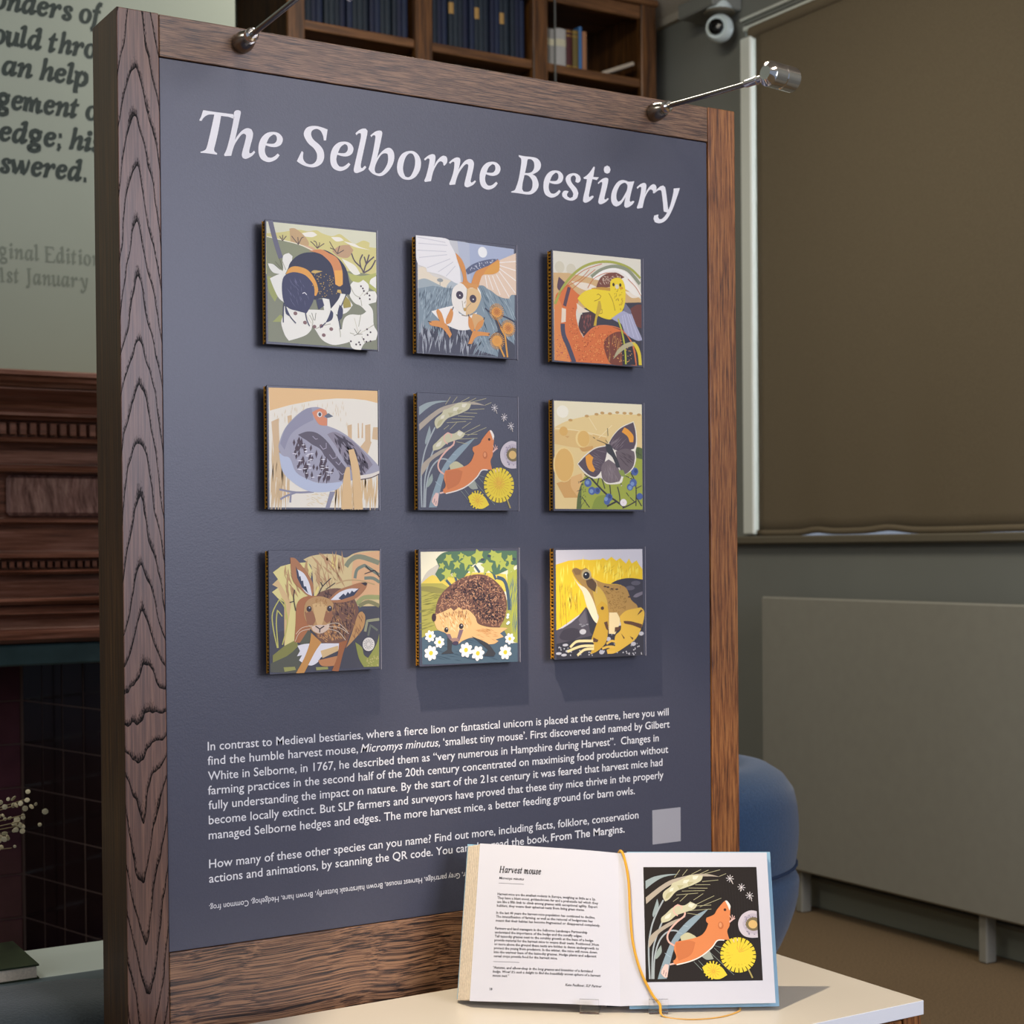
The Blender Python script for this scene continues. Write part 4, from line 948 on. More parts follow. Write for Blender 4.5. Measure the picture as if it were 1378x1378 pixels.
# fireplace surround
fp = thing('fireplace', 'dark fireplace recess lined with maroon tiles under a blue grey lintel', 'fireplace', (-.2, CY, 0))
g = MB(); g.box(FX0+.02, .60, CY-.045, CY+.015, .766, zz(1200)-.001, .004); part('lintel', g, M['lintel'], fp)
g = MB(); g.box(.44, .56, CY-.045, CY-.001, 0.0005, .765, .004); part('jamb', g, M['lintel'], fp)
g = MB(); g.box(-.93, -.83, CY-.045, CY-.001, 0.0005, .765, .004); part('jamb', g, M['lintel'], fp)
BYF = 1.84
part('recess_back', MB().box(-.8, .33, BYF+.0012, BYF+.03, 0.0005, .79), M['grout'], fp)
part('recess_soffit', MB().box(-.84, .43, CY+.021, BYF+.03, .792, .799), M['soot'], fp)
d = Vector((.25, -.97, 0)).normalized(); nn = Vector((-d.y, d.x, 0)); nn = -nn  # into the recess
c0 = Vector((.306, BYF, 0))
if nn.x > 0: nn = -nn
def quadbox(g, o, a, b, c, bev=0):
    vs = [o, o+a, o+a+b, o+b, o+c, o+a+c, o+a+b+c, o+b+c]; return g.add(vs, [(0,1,2,3), (4,5,6,7), (0,1,5,4), (1,2,6,5), (2,3,7,6), (3,0,4,7)])
g = MB(); quadbox(g, c0-nn*.0010+d*.002+Vector((0,0,.0005)), d*.355, Vector((0, 0, .79)), -nn*.02); part('recess_cheek', g, M['grout'], fp)
pz = .0992
rnd = random.Random(4)
for r in range(8):
    z1 = .661+pz-r*pz; z0 = max(z1-pz+.0014, .001); z1 = z1-.0014
    for k in range(5):
        x1 = .303-k*pz; g = MB().box(x1-pz+.003, x1, BYF-.001-rnd.uniform(0, .0015), BYF+.006, z0, z1, .002); part('tile', g, M['tile_wall'], fp)
    for k in range(4):
        t0 = .006+k*.086; g = MB(); quadbox(g, c0+d*(t0+.0022)+Vector((0, 0, z0))+nn*rnd.uniform(0, .0015), d*.0808, Vector((0, 0, z1-z0)), -nn*.0062); part('tile', g, M['tile_shaded'], fp)
part('hearth', MB().box(-.85, .43, CY+.02, BYF, .0003, .0009), M['soot'], fp)

# quotation printed on the chimney breast above the mantel (letters cut from vinyl, one object per line)
wq = thing('wall_quotation', 'dark green and grey serif lettering printed on the sage wall', 'lettering', (.3, CY, 1.8))
def wall_line(name, txt, x0, x1, z, mat, k=0.0, bold=0.0, gap=45, space=190, sy=None):
    els, wd = serif_word(txt, unslant=k, gap=gap, space=space); s = (x1-x0)/wd; s2 = sy/XH if sy else s
    g = MB(); serif_mesh(g, els, lambda x, y, h: (x0+x*s, CY-.0008-h*2, z+y*s2), bold); part(name, g, mat, wq, fix=False)
XB = .0295
for txt, x0, x1, z in (('wonders of', .137, .4035, 2.1175), ('would throughout', .137, .553, 2.0455), ('an help', .1935, .372, 1.984), ('gement of', .182, .414, 1.9145), ('edge; his', .1865, .402, 1.8475), ('swered.', .1865, .3675, 1.7825)):
    wall_line('quotation_line', txt, x0, x1, z, M['wall_ink'], bold=42, gap=26, sy=XB)
wall_line('caption_line', 'ginal Edition', .184, .397, 1.6065, M['wall_ink2'], k=.22, bold=-12, gap=60, sy=.0225)
wall_line('caption_line', '1st January', .184, .3705, 1.5575, M['wall_ink2'], k=.22, bold=-12, gap=52, sy=.0225)

# ================================================================== BOOKCASE
bc = thing('bookcase', 'tall dark oak bookcase with three bays of old books against the back wall', 'bookcase', (1.7, 2.3, 0))
YF = 2.10; YB = 2.435
g = MB(); g.box(1.09, 1.112, YF+.004, YB, .0005, 2.64, .002); part('side_panel', g, M['case'], bc)
g = MB(); g.box(2.286, 2.308, YF+.004, YB, .0005, 2.64, .002); part('side_panel', g, M['case'], bc)
for x0, x1 in ((1.09, 1.142), (1.477, 1.531), (1.864, 1.915), (2.252, 2.308)):
    g = MB(); g.box(x0, x1, YF-.012, YF+.012, .0005, 2.655, .003); part('stile', g, M['case'], bc)
for x in (1.504, 1.889):
    g = MB(); g.box(x-.012, x+.012, YF+.012, YB-.012, .02, 2.64); part('divider', g, M['case'], bc)
part('back_panel', MB().box(1.112, 2.286, YB-.012, YB, .0005, 2.64), plain('case_back', '2a1c10', .7), bc)
g = MB(); g.box(1.085, 2.313, YF-.02, YB, 2.6405, 2.662, .004); part('top_board', g, M['case_x'], bc)
for x0, x1 in ((1.142, 1.477), (1.531, 1.864), (1.915, 2.252)):
    g = MB(); g.box(x0, x1, YF-.006, YF+.012, 2.60, 2.64, .002); part('top_rail', g, M['case_x'], bc)
BAYS = ((1.112, 1.492), (1.516, 1.877), (1.901, 2.286))
for i, z in enumerate((2.396, 2.09, 1.76, 1.42, 1.06, .70, .34)):
    for (a, b), (fx0, fx1) in zip(BAYS, ((1.142, 1.477), (1.531, 1.864), (1.915, 2.252))):
        g = MB(); g.box(a, b, YF+.0125, YB-.0125, z, z+.02); g.box(fx0, fx1, YF-.004, YF+.0125, z-.003, z+.022, .002); part('shelf', g, M['case_x'], bc)
g = MB(); g.box(1.935, 1.939, YF-.0165, YF-.0125, 1.0, 2.64); part('door_edge_strip', g, plain('grey_metal', '8e908c', .3, metal=.6), bc)

def make_book(name, wd, ht, dp, mat, band=None, tagm=None):
    """upright book, spine facing -Y, local origin at the bottom front left corner"""
    r = bpy.data.objects.new(name, None); COL.objects.link(r); r.empty_display_size = .03
    g = MB(); g.grid(lambda u, v: (wd*(.5-.5*math.cos(PI*u)), -.004*math.sin(PI*u)+.004, ht*v), 6, 1)
    g.box(0, wd*.1, .004, dp, 0, ht); g.box(wd*.9, wd, .004, dp, 0, ht); part('cover', g, mat, r, fix=False)
    part('pages', MB().box(wd*.1, wd*.9, .006, dp-.004, .003, ht-.005), M['paper_edge'], r)
    if band:
        for z in (.06, .82, .93):
            g = MB(); g.grid(lambda u, v: (wd*(.5-.5*math.cos(PI*u)), -.004*math.sin(PI*u)+.0036, ht*(z+.035*v)), 6, 1); part('spine_band', g, band, r, fix=False)
    if tagm:
        g = MB(); g.grid(lambda u, v: (wd*(.5-.5*math.cos(PI*u)), -.004*math.sin(PI*u)+.0036, ht*(.55+.18*v)), 6, 1); part('spine_label', g, tagm, r, fix=False)
    return r
def copy_tree(o):
    c = o.copy(); COL.objects.link(c)
    for ch in o.children:
        d_ = ch.copy(); COL.objects.link(d_); d_.parent = c
    return c
gold_dull = plain('dull_gold', '9a7a34', .5, metal=.3); lab_tan = plain('tan_label', 'b08a4c', .7); lab_w = plain('pale_label', 'cfc9a8', .7)
navies = [plain('navy_cloth_%d' % i, c, .7, noise=.2, nscale=80) for i, c in enumerate(('14202e', '1a2630', '121a34', '1e2a34', '16223c'))]
SH = 2.4185
def row(x, xe, z, protos, hts, label, group, used):
    i = 0
    while True:
        pk = (i*7+3) % len(protos); p, wd = protos[pk]
        if x+wd > xe: break
        o = p if not used[pk] else copy_tree(p); used[pk] = True
        o.location = (x, YF+.018+.003*((i*5) % 4), z); o.scale = (1, 1, hts[(i*3) % len(hts)])
        tag(o, label, 'book', group); x += wd+.0006; i += 1
pn = [(make_book('bound_journal', .0155+.0006*k, .175, .13, navies[k]), .0155+.0006*k) for k in range(5)]
pn2 = [(make_book('bound_journal', .0165, .178, .13, navies[k], None, lab_tan if k == 1 else None), .0165) for k in range(5)]
row(1.1435, 1.478, SH, pn, (1, .985, .99), 'dark navy bound journal in the left bay of the top shelf', 'navy journals in the left bay', [False]*5)
row(1.5325, 1.868, SH, pn2, (1, .985, .99), 'dark navy bound journal in the middle bay of the top shelf', 'navy journals in the middle bay', [False]*5)
# mixed books in the right bay
def solo(name, x, wd, ht, mat, lab, band=None, tg=None, rot=0, z=SH):
    o = make_book(name, wd, ht, .12, mat, band, tg); o.location = (x, YF+.02, z); o.rotation_euler = (0, rot, 0); tag(o, lab, 'book'); return o
x = 1.9165
solo('box_file', x, .024, .112, plain('grey_binder', '8c8c84', .7), 'pale grey binder, leftmost in the right bay of the bookcase', None, lab_w); x += .025
solo('box_file', x, .022, .110, plain('grey_binder_b', '9a9890', .7), 'narrow pale grey binder between the leftmost and the widest binder', None, lab_w); x += .023
solo('box_file', x, .036, .116, plain('white_binder', 'b4b2aa', .7), 'widest white binder in the right bay of the bookcase', None, lab_w); x += .037
solo('book', x, .022, .118, plain('maroon_cloth', '4a1c1c', .7), 'dark maroon book beside the white binder', gold_dull); x += .023
solo('book', x, .020, .119, plain('olive_cloth', '6a5c2c', .7), 'olive brown book beside the maroon book', gold_dull); x += .021
solo('book', x, .012, .132, plain('bright_blue_cloth', '3c6ea0', .6), 'thin tall blue topped book, tallest in the right bay'); x += .013
solo('book', x, .016, .120, plain('tan_cloth', 'a0704c', .7), 'tan pink book at the right end of the upright books')
o = make_book('book', .012, .125, .12, plain('cream_cloth', 'b8aa94', .7)); o.rotation_euler = (0, math.radians(68), 0); o.location = (2.128, YF+.02, SH+.0115); tag(o, 'cream book fallen over and leaning in the empty space of the right bay', 'book')
# shelf below: only tops with gold bands show over the stand
SH2 = 2.1125
dk = [plain('leather_%d' % i, c, .5) for i, c in enumerate(('2a1810', '1c1410', '30200f', '241a14'))]
p3 = [(make_book('leather_book', .021, .262, .14, dk[k], gold_dull), .021) for k in range(4)]
row(1.5325, 1.868, SH2, p3, (1, .96, .98), 'gold banded leather book in the middle bay of the lower shelf', 'leather books in the middle bay', [False]*4)
p4 = [(make_book('leather_book', .023, .258, .14, dk[k], gold_dull), .023) for k in range(4)]
row(1.9165, 2.268, SH2, p4, (1, .97, .985), 'gold banded leather book in the right bay of the lower shelf', 'leather books in the right bay', [False]*4)

# ================================================================== DISPLAY STAND
PT, PB = 1.599, .509
ds = thing('display_stand', 'tall free-standing oak framed display board with slate blue panel', 'display stand', (.42, .05, 0))
D = .095
bevel(part('post', MB().box(-.053, -.0005, 0, D, .0005, 1.651), M['post'], ds), .0012)
ds.children[-1].data.materials.append(M['post_shaded'])
me = ds.children[-1].data
for p in me.polygons:
    if abs(p.normal.y) < .5: p.material_index = 1
bevel(part('post', MB().box(.8425, .893, 0, D, .0005, 1.651), M['post_r'], ds), .0012)
bevel(part('top_rail', MB().box(0, .842, .0008, D, PT+.0005, 1.6505), M['rail'], ds), .001)
bevel(part('bottom_rail', MB().box(0, .842, .0008, D, .18, PB-.0005), M['rail2'], ds), .001)
for x0, x1 in ((-.075, .02), (.82, .915)):
    part('foot', MB().box(x0, x1, -.02, D+.013, .0, .018, .003), M['post_shaded'], ds)
# information panel with its print
ip = part('information_panel', MB().box(.0004, .8416, .003, .02, PB+.0003, PT-.0003, .0006), M['panel'], ds)
part('back_board', MB().box(.0004, .8416, .03, .06, PB+.0003, PT-.0003), M['board_edge'], ds)
PY = .00275
def on_panel(x, z): return (x, PY, z)
g = MB(); TITLE = [('T', 508, 14885), ('h', 824, 14885), ('e', 1282, 14885), ('S', 1804, 14885), ('l', 2605, 14885), ('e', 2272, 14885), ('b', 2818, 14885), ('o', 3239, 14885), ('r', 3644, 14885), ('n', 4023, 14885), ('e', 4500, 14885), ('B', 5001, 14885), ('e', 5530, 14885), ('s', 5839, 14885), ('t', 6192, 14885), ('i', 6447, 14885), ('a', 6678, 14885), ('y', 7426, 14885), ('r', 7129, 14885)]
for ch, x, z in TITLE:
    gl = GLYPH[ch]
    els = [('g', [l]) for l in gl] if ch == 'i' else [('g', gl)]
    serif_mesh(g, els, lambda a, b, h: (lambda q: (q[0], q[1]-h, q[2]))(on_panel((x+a)*1e-4, (z+b)*1e-4)))
part('title_lettering', g, M['letter'], ip, fix=False)
CAP = .0106
LN = [(.7525, [('In contrast to Medieval bestiaries, where a fierce lion or fantastical unicorn is placed at the centre, here you will', .0527, .7634, {})]),
 (.7346, [('find the humble harvest mouse,', .0525, .2585, {}), ('Micromys minutus,', .2625, .3805, {'shear': .25}), ('\u2018smallest tiny mouse\u2019. First discovered and named by Gilbert', .3855, .7652, {})]),
 (.7157, [('White in Selborne, in 1767, he described them as \u201cvery numerous in Hampshire during Harvest\u201d.  Changes in', .0527, .7451, {})]),
 (.6978, [('farming practices in the second half of the 20th century concentrated on maximising food production without', .0525, .7621, {})]),
 (.6795, [('fully understanding the impact on nature. By the start of the 21st century it was feared that harvest mice had', .053, .7515, {})]),
 (.6610, [('become locally extinct. But SLP farmers and surveyors have proved that these tiny mice thrive in the properly', .0531, .7532, {})]),
 (.6423, [('managed Selborne hedges and edges. The more harvest mice, a better feeding ground for barn owls.', .0528, .7015, {})]),
 (.6066, [('How many of these other species can you name? Find out more, including facts, folklore, conservation', .0529, .7076, {})]),
 (.5886, [('actions and animations, by scanning the QR code. You can also read the book,', .0527, .5525, {}), ('From The Margins.', .5567, .6828, {'bold': .012})])]
for z, segs in LN:
    g = MB()
    for s, a, b, k in segs: sans_line(g, s, a, b, z, CAP, on_panel, **{'bold': .005, **k})
    part('text_line', g, M['letter'], ip, fix=False)
# answers printed upside down
g = MB(); vs_, fs_ = sans('Yellowhammer, Grey partridge, Harvest mouse, Brown hairstreak butterfly, Brown hare, Hedgehog, Common frog.')
a_, b_ = min(v[0] for v in vs_), max(v[0] for v in vs_); W_ = .4165
g.add([on_panel(.0523+W_*(b_-x)/(b_-a_), .5607-y*.0072/CAPH) for x, y in vs_], fs_); part('answer_line', g, M['letter'], ip, fix=False)
g = MB(); g.add([on_panel(.7325, .6158), on_panel(.7840, .6158), on_panel(.7840, .5657), on_panel(.7325, .5657)], [(0, 1, 2, 3)]); o = part('blank_label', g, plain('pale_grey_print', '9c9ca4', .5), ip, fix=False); o['label'] = 'small pale grey square'

# nine illustrated tiles
AD = parse_art(); AL = {k: art_layers(v) for k, v in AD.items()}
TS = .1552
NAMES = [['bee', 'owl', 'hammer'], ['partridge', 'mouse', 'butterfly'], ['hare', 'hedgehog', 'frog']]
DESC = {'bee': 'square illustrated tile of a bumblebee on white blossom', 'owl': 'square illustrated tile of a flying barn owl', 'hammer': 'square illustrated tile of a yellow bird in orange bracken',
 'partridge': 'square illustrated tile of a grey partridge in straw', 'mouse': 'square illustrated tile of a harvest mouse and dandelion, middle of the panel', 'butterfly': 'square illustrated tile of a brown butterfly with orange patches',
 'hare': 'square illustrated tile of a brown hare facing forward', 'hedgehog': 'square illustrated tile of a hedgehog among white flowers', 'frog': 'square illustrated tile of a frog against yellow flowers'}
clear = plain('clear_edge', '8c8a96', .25)
for i in range(3):
    for j in range(3):
        nm = NAMES[i][j]; x0 = .1273+j*.2124; z1 = PT-.1873-i*.2062; x1, z0 = x0+TS, z1-TS
        t = thing('picture_tile', DESC[nm], 'picture', (x0+TS/2, .0029, z0), 'illustrated tiles on the display panel')
        part('face_board', MB().box(x0, x1, -.018, -.0155, z0, z1, .0004), M['panel'], t)
        part('cover_edge', MB().box(x1+.0001, x1+.0010, -.0185, -.0155, z0-.0005, z1+.0005), clear, t)
        part('core', MB().box(x0+.0015, x1-.001, -.0154, -.0065, z0+.001, z1-.001), M['black'], t)
        g = MB(); rnd = random.Random(i*3+j); z = z0+.003
        while z < z1-.004:
            hh = rnd.choice((.0012, .002, .0010, .0026)); g.box(x0+.0004, x0+.0016, -.0150, -.0075, z, z+hh); z += hh+rnd.choice((.0022, .003, .0036))
        g.box(x0+.0004, x0+.0016, -.0080, -.0066, z0+.001, z1-.001); g.box(x0+.0004, x0+.0016, -.0154, -.0146, z0+.001, z1-.001)
        o = part('corrugated_edge', g, M['gold'], t)
        part('backing', MB().box(x0+.006, x1-.006, -.0064, .0027, z0+.006, z1-.006), M['black'], t)
        art_object('illustration', AL[nm], lambda u, v, h: (x0+TS*u/1000, -.018-h, z1-TS*v/1000), t)

# picture lights
def picture_light(x, z, label, hd, e=0.0):
    t = thing('picture_light', label, 'picture light', (x, 0, z))
    part('base_cup', MB().lathe([(.013, 0), (.013, .010), (.0105, .021), (.008, .026)], (x, -.0002, z), (0, -1, 0), 28), M['chrome_dark'], t)
    part('collar', MB().lathe([(.008, 0), (.0085, .003), (.0085, .009), (.006, .012)], (x, -.026, z+.0015), (0, -1, .05), 24), M['chrome'], t)
    part('arm', MB().tube([(x, -.034, z+.002), (x, -.12, z-.004+e*.5), (x, -.21, z-.0095+e)], .0036, 14), M['chrome_dark'], t)
    part('knuckle', MB().lathe([(.0045, 0), (.0055, .004), (.0055, .022), (.0062, .023), (.0062, .026), (.005, .027), (.005, .047)], (x, -.205, z-.0088+e), (0, -1, -.04+e*5), 20), M['chrome'], t)
    c = Vector((x, -.262, z-.0108+e*1.25)); h = Vector(hd).normalized()
    part('lamp_head', MB().lathe([(.009, -.016), (.014, -.0105), (.0165, -.009), (.0165, .010), (.0155, .011), (.0155, .0125), (.0165, .0135), (.0165, .036), (.0150, .036), (.0148, .020), (.003, .019)], c, h, 36), M['chrome'], t)
    bl = MB().lathe([(.002, .0205), (.011, .0215), (.011, .024), (.004, .026)], c, h, 20)
    return t, c, h, bl
t, c, h, bl = picture_light(.106, 1.631, 'chrome picture light arm at the left end of the top rail', (.80, .05, -.40), .018); part('bulb', bl, plain('warm_bulb', 'ffe0b0', .4), t)
t, c, h, bl = picture_light(.743, 1.629, 'chrome picture light arm at the right end of the top rail, head turned right', (1, .12, -.02)); part('bulb', bl, plain('warm_bulb_b', 'ffe0b0', .4), t)

# ================================================================== TABLE WITH THE OPEN BOOK
TZ = .415
tb = thing('white_topped_table', 'low table with white top and wooden body in front of the display stand', 'table', (.44, -.22, 0))
o = part('table_top', MB().box(.02, .859, -.4075, -.0275, TZ-.0185, TZ), M['table'], tb); bevel(o, .0008); o.data.materials.append(M['table_edge'])
for p in o.data.polygons:
    if abs(p.normal.z) < .5: p.material_index = 1
bx0, bx1, by0, by1 = .032, .857, -.404, -.040
part('front_panel', MB().box(bx0+.03, bx1-.033, by0, by0+.016, .05, TZ-.0215, .001), M['post_r'], tb)
part('back_panel', MB().box(bx0+.03, bx1-.033, by1-.016, by1, .05, TZ-.0215, .001), M['post_r'], tb)
part('side_panel', MB().box(bx1-.016, bx1, by0+.031, by1-.031, .05, TZ-.0215, .001), M['post_r'], tb)
part('side_panel', MB().box(bx0, bx0+.016, by0+.031, by1-.031, .05, TZ-.0215, .001), M['post_r'], tb)
for x in (bx0, bx1-.03):
    for y in (by0, by1-.03):
        part('leg', MB().box(x, x+.03, y-.0005, y+.0305, .0005, TZ-.0187, .001), M['post_r'], tb)

# open book
V3 = Vector
bl_, bg_, br_ = V3((.3541, -.117, .4235)), V3((.5008, -.2413, .4235)), V3((.671, -.3372, .4235))
TL_, TG_, TR_ = V3((.401, -.0664, .612)), V3((.5396, -.1842, .603)), V3((.6972, -.2911, .603))
def patch(a, b, c, d_, nrm, bulge):
    # a bottom-left b bottom-right c top-left d top-right ; u right, v DOWN
    def f(u, v, h=0.0):
        p = (c*(1-u)+d_*u)*(1-v)+(a*(1-u)+b*u)*v
        return p+nrm*(bulge(u)+h)
    return f
nL = (bg_-bl_).cross(TL_-bl_).normalized(); nL = nL if nL.y < 0 else -nL
nR = (br_-bg_).cross(TG_-bg_).normalized(); nR = nR if nR.y < 0 else -nR
PL = patch(bl_, bg_, TL_, TG_, nL, lambda u: .010*(1-(2*min(max(u, 0), 1)-1)**2)*(.4+.6*u)-.0)
PR = patch(bg_, br_, TG_, TR_, nR, lambda u: .004*math.sin(PI/2*min(max(u, 0)/.14, 1)))
ob_ = thing('open_book', 'open square book showing harvest mouse pages on the white table', 'book', ((bg_.x), bg_.y, TZ))
def slab(f, t, u0, u1, v0, v1, nu=20, flatback=True):
    g = MB(); A = lambda u, v: f(u0+(u1-u0)*u, v0+(v1-v0)*v, 0.0); B = lambda u, v: f(u0+(u1-u0)*u, v0+(v1-v0)*v, -t(u) if callable(t) else -t)
    g.grid(A, nu, 6); g.grid(B, nu, 6)
    for k in (0, 1):
        g.grid(lambda u, v: tuple(A(u, k)*(1-v)+B(u, k)*v), nu, 2, False); g.grid(lambda u, v: tuple(A(k, u)*(1-v)+B(k, u)*v), 6, 2, False)
    return g
lp = part('left_page', slab(PL, .0005, 0, 1, 0, 1), M['paper'], ob_, fix=False)
rp = part('right_page', slab(PR, .0005, 0, 1, 0, 1), M['paper'], ob_, fix=False)
PLb = lambda u, v, h=0.0: PL(u, v, h-.0007)
PRb = lambda u, v, h=0.0: PR(u, v, h-.0007)
# page blocks: left edge fanned outwards
def fan(u, v, h=0.0):
    return PL(u, v, h-.0007)+ (bl_-bg_).normalized()*(-h*1.1)*(1-u)
g = MB()
for k in range(7):
    t0 = .0026*k
    g2 = slab(lambda u, v, h=0.0, t0=t0: fan(u, v, h-t0), .0017, 0.0, .995, .004+.002*(k % 3), .992, 10); g.add(g2.v, g2.f)
part('page_block', g, M['paper_edge'], ob_)
part('page_block', slab(PRb, .005, 0, .995, .004, .99, 12), M['paper_edge'], ob_)
flatL = patch(bl_, bg_, TL_, TG_, nL, lambda u: -.0215); flatR = patch(bg_, br_, TG_, TR_, nR, lambda u: -.0035)
def vend(f, u): a_, b_ = f(u, 1, -.003).z, f(u, 1.1, -.003).z; return 1+.1*(a_-(TZ+.0029))/(a_-b_)
g = slab(lambda u, v, h=0.0: flatL(u, v, h)+(bl_-bg_).normalized()*.018*(1-u), .003, -.012, .93, -.012, vend(flatL, .9), 4); part('cover_board', g, M['cover'], ob_)
g = slab(flatR, .003, .06, 1.03, -.012, vend(flatR, .5), 4); part('cover_board', g, M['cover'], ob_)
sp = MB(); sp.add([tuple(p) for p in (flatL(.90, 0, -.003), flatR(.10, 0, -.004), flatR(.10, 1, -.004), flatL(.90, 1, -.003), flatL(.90, 0, .002), flatR(.10, 0, 0), flatR(.10, 1, 0), flatL(.90, 1, .002))], [(0,1,2,3), (4,5,6,7), (0,1,5,4), (1,2,6,5), (2,3,7,6), (3,0,4,7)])
part('spine', sp, M['navy'], ob_)
# printed matter on the left page
def onL(x, y): return tuple(PL(x, 1-y, .00015))
g = MB(); els, wd = serif_word('Harvest mouse', gap=42); s = .30/wd
serif_mesh(g, els, lambda a, b, h: tuple(PL(.155+a*s, 1-(.818+b*s*1.35), .00015+h)), 26); part('page_title', g, M['ink'], lp, fix=False)
BODY = [(.775, .155, .335, 'Micromys minutus', .2), (.672, .150, .842, 'Harvest mice are the smallest rodents in Europe, weighing as little as a 2p.', 0), (.647, .150, .858, 'They have a blunt snout, golden-brown fur and a prehensile tail which they', 0), (.622, .150, .853, 'use like a fifth limb to climb among grasses with exceptional agility. Expert', 0), (.597, .150, .765, 'builders, they weave their spherical nests from living grass stems.', 0),
 (.552, .148, .838, 'In the last 40 years the harvest mice population has continued to decline.', 0), (.527, .148, .82, 'The intensification of farming, as well as the removal of hedgerows has', 0), (.502, .148, .872, 'meant that their habitat has become fragmented or disappeared completely.', 0),
 (.452, .146, .785, 'Farmers and land managers in the Selborne Landscape Partnership', 0), (.427, .146, .75, 'understand the importance of the hedge and the scruffy edges.', 0), (.402, .146, .825, 'Tall tussocky grasses next to the scrubby growth at the base of a hedge', 0), (.377, .146, .862, 'provide material for the harvest mice to weave their nests. Positioned 30cm', 0), (.352, .146, .862, 'or more above the ground these nests are hidden in dense undergrowth to', 0), (.327, .146, .85, 'protect the young from predators. In the winter, the mice will move down', 0), (.302, .146, .845, 'into the warmer base of the tussocky grasses. Hedge plants and adjacent', 0), (.277, .146, .585, 'cereal crops provide food for the harvest mice.', 0),
 (.205, .146, .822, '\u201cAutumn, and elbow-deep in the long grasses and brambles of a farmland', .2), (.180, .146, .872, 'hedge. Wow! It\u2019s such a delight to find the beautifully woven sphere of a harvest', .2), (.155, .146, .26, 'mouse nest.\u201d', .2), (.112, .64, .88, 'Kate Faulkner, SLP Farmer', .2), (.070, .132, .15, '18', 0)]
for y, a, b, s_, sh in BODY:
    g = MB(); sans_line(g, s_, a, b, y, .0155, onL, shear=sh, res=1, bold=.022); part('text_line', g, M['ink'], lp, fix=False)
g = MB()
for x0, x1, y in ((.155, .335, .748), (.146, .325, .248)):
    g.add([onL(x0, y), onL(x1, y), onL(x1, y+.0022), onL(x0, y+.0022)], [(0, 1, 2, 3)])
part('rule_line', g, M['ink'], lp, fix=False)
# picture on the right page
U0, U1, W0, W1 = .165, .925, .098, .852
def onR(u, v, h): return tuple(PR(U0+(U1-U0)*u, W0+(W1-W0)*v, .0002+h))
bgl = [(0, hexc('231b14'), [(a*25, 0), (a*25+25, 0), (a*25+25, 1000), (a*25, 1000)]) for a in range(40)]
art_object('printed_picture', bgl+AL['mouse'], lambda u, v, h: onR(u/1000, v/1000, h), rp)
# ribbon marker
def rib(pts, w_):
    g = MB(); L = []
    sm = []
    P_ = [V3(p) for p in pts]
    for i in range(len(P_)-1):
        p0, p1, p2, p3 = P_[max(i-1, 0)], P_[i], P_[i+1], P_[min(i+2, len(P_)-1)]
        for k in range(6):
            t_ = k/6; sm.append(.5*((2*p1)+(p2-p0)*t_+(2*p0-5*p1+4*p2-p3)*t_*t_+(3*p1-p0-3*p2+p3)*t_**3))
    sm.append(P_[-1]); vs = []
    for i, p in enumerate(sm):
        d1 = (sm[min(i+1, len(sm)-1)]-sm[max(i-1, 0)]).normalized(); a = (V3((0, 0, 1)) if i > len(sm)*.66 else nR); sd = d1.cross(a).normalized()*w_/2; vs += [tuple(p-sd), tuple(p+sd)]
    g.add(vs, [(2*i, 2*i+1, 2*i+3, 2*i+2) for i in range(len(sm)-1)], True); return g
rpts = [PR(.0, .012, -.004), PR(.012, -.012, .0035), PR(.035, .03, .004), PR(.062, .18, .004), PR(.070, .40, .004), PR(.085, .60, .0035), PR(.13, .78, .0035), PR(.20, .93, .004), PR(.245, 1.0, .010), V3((.535, -.285, .4165)), V3((.556, -.313, .4160)), V3((.592, -.325, .4160)), V3((.628, -.318, .4160)), V3((.642, -.300, .4172))]
o = part('ribbon_marker', rib(rpts, .0034), M['ribbon'], ob_, fix=False); so = o.modifiers.new('s', 'SOLIDIFY'); so.thickness = .0004

# clear acrylic book stand: base, back rest, two lips
bs = thing('book_stand', 'small clear acrylic stand with two front lips holding the open book', 'book stand', (.52, -.21, TZ))
for u, f, nrm, ax in ((.80, PL, nL, (bg_-bl_).normalized()), (.24, PR, nR, (br_-bg_).normalized())):
    p = f(u, 1.0); hz = V3((nrm.x, nrm.y, 0)).normalized(); o_ = V3((p.x, p.y, TZ+.0003))-ax*.012+hz*.004
    g = MB(); quadbox(g, o_, ax*.024, -hz*.035, V3((0, 0, .0022))); part('base_foot', g, M['acrylic'], bs)
    g = MB(); quadbox(g, o_+V3((0, 0, .0024)), ax*.024, hz*.002, V3((0, 0, .016))); part('front_lip', g, M['acrylic'], bs)
    g = MB(); quadbox(g, o_+ax*.003-hz*.0345+V3((0, 0, .0024)), ax*.018, -hz*.002, V3((0, 0, .09))-hz*.028); part('back_rest', g, M['acrylic'], bs)

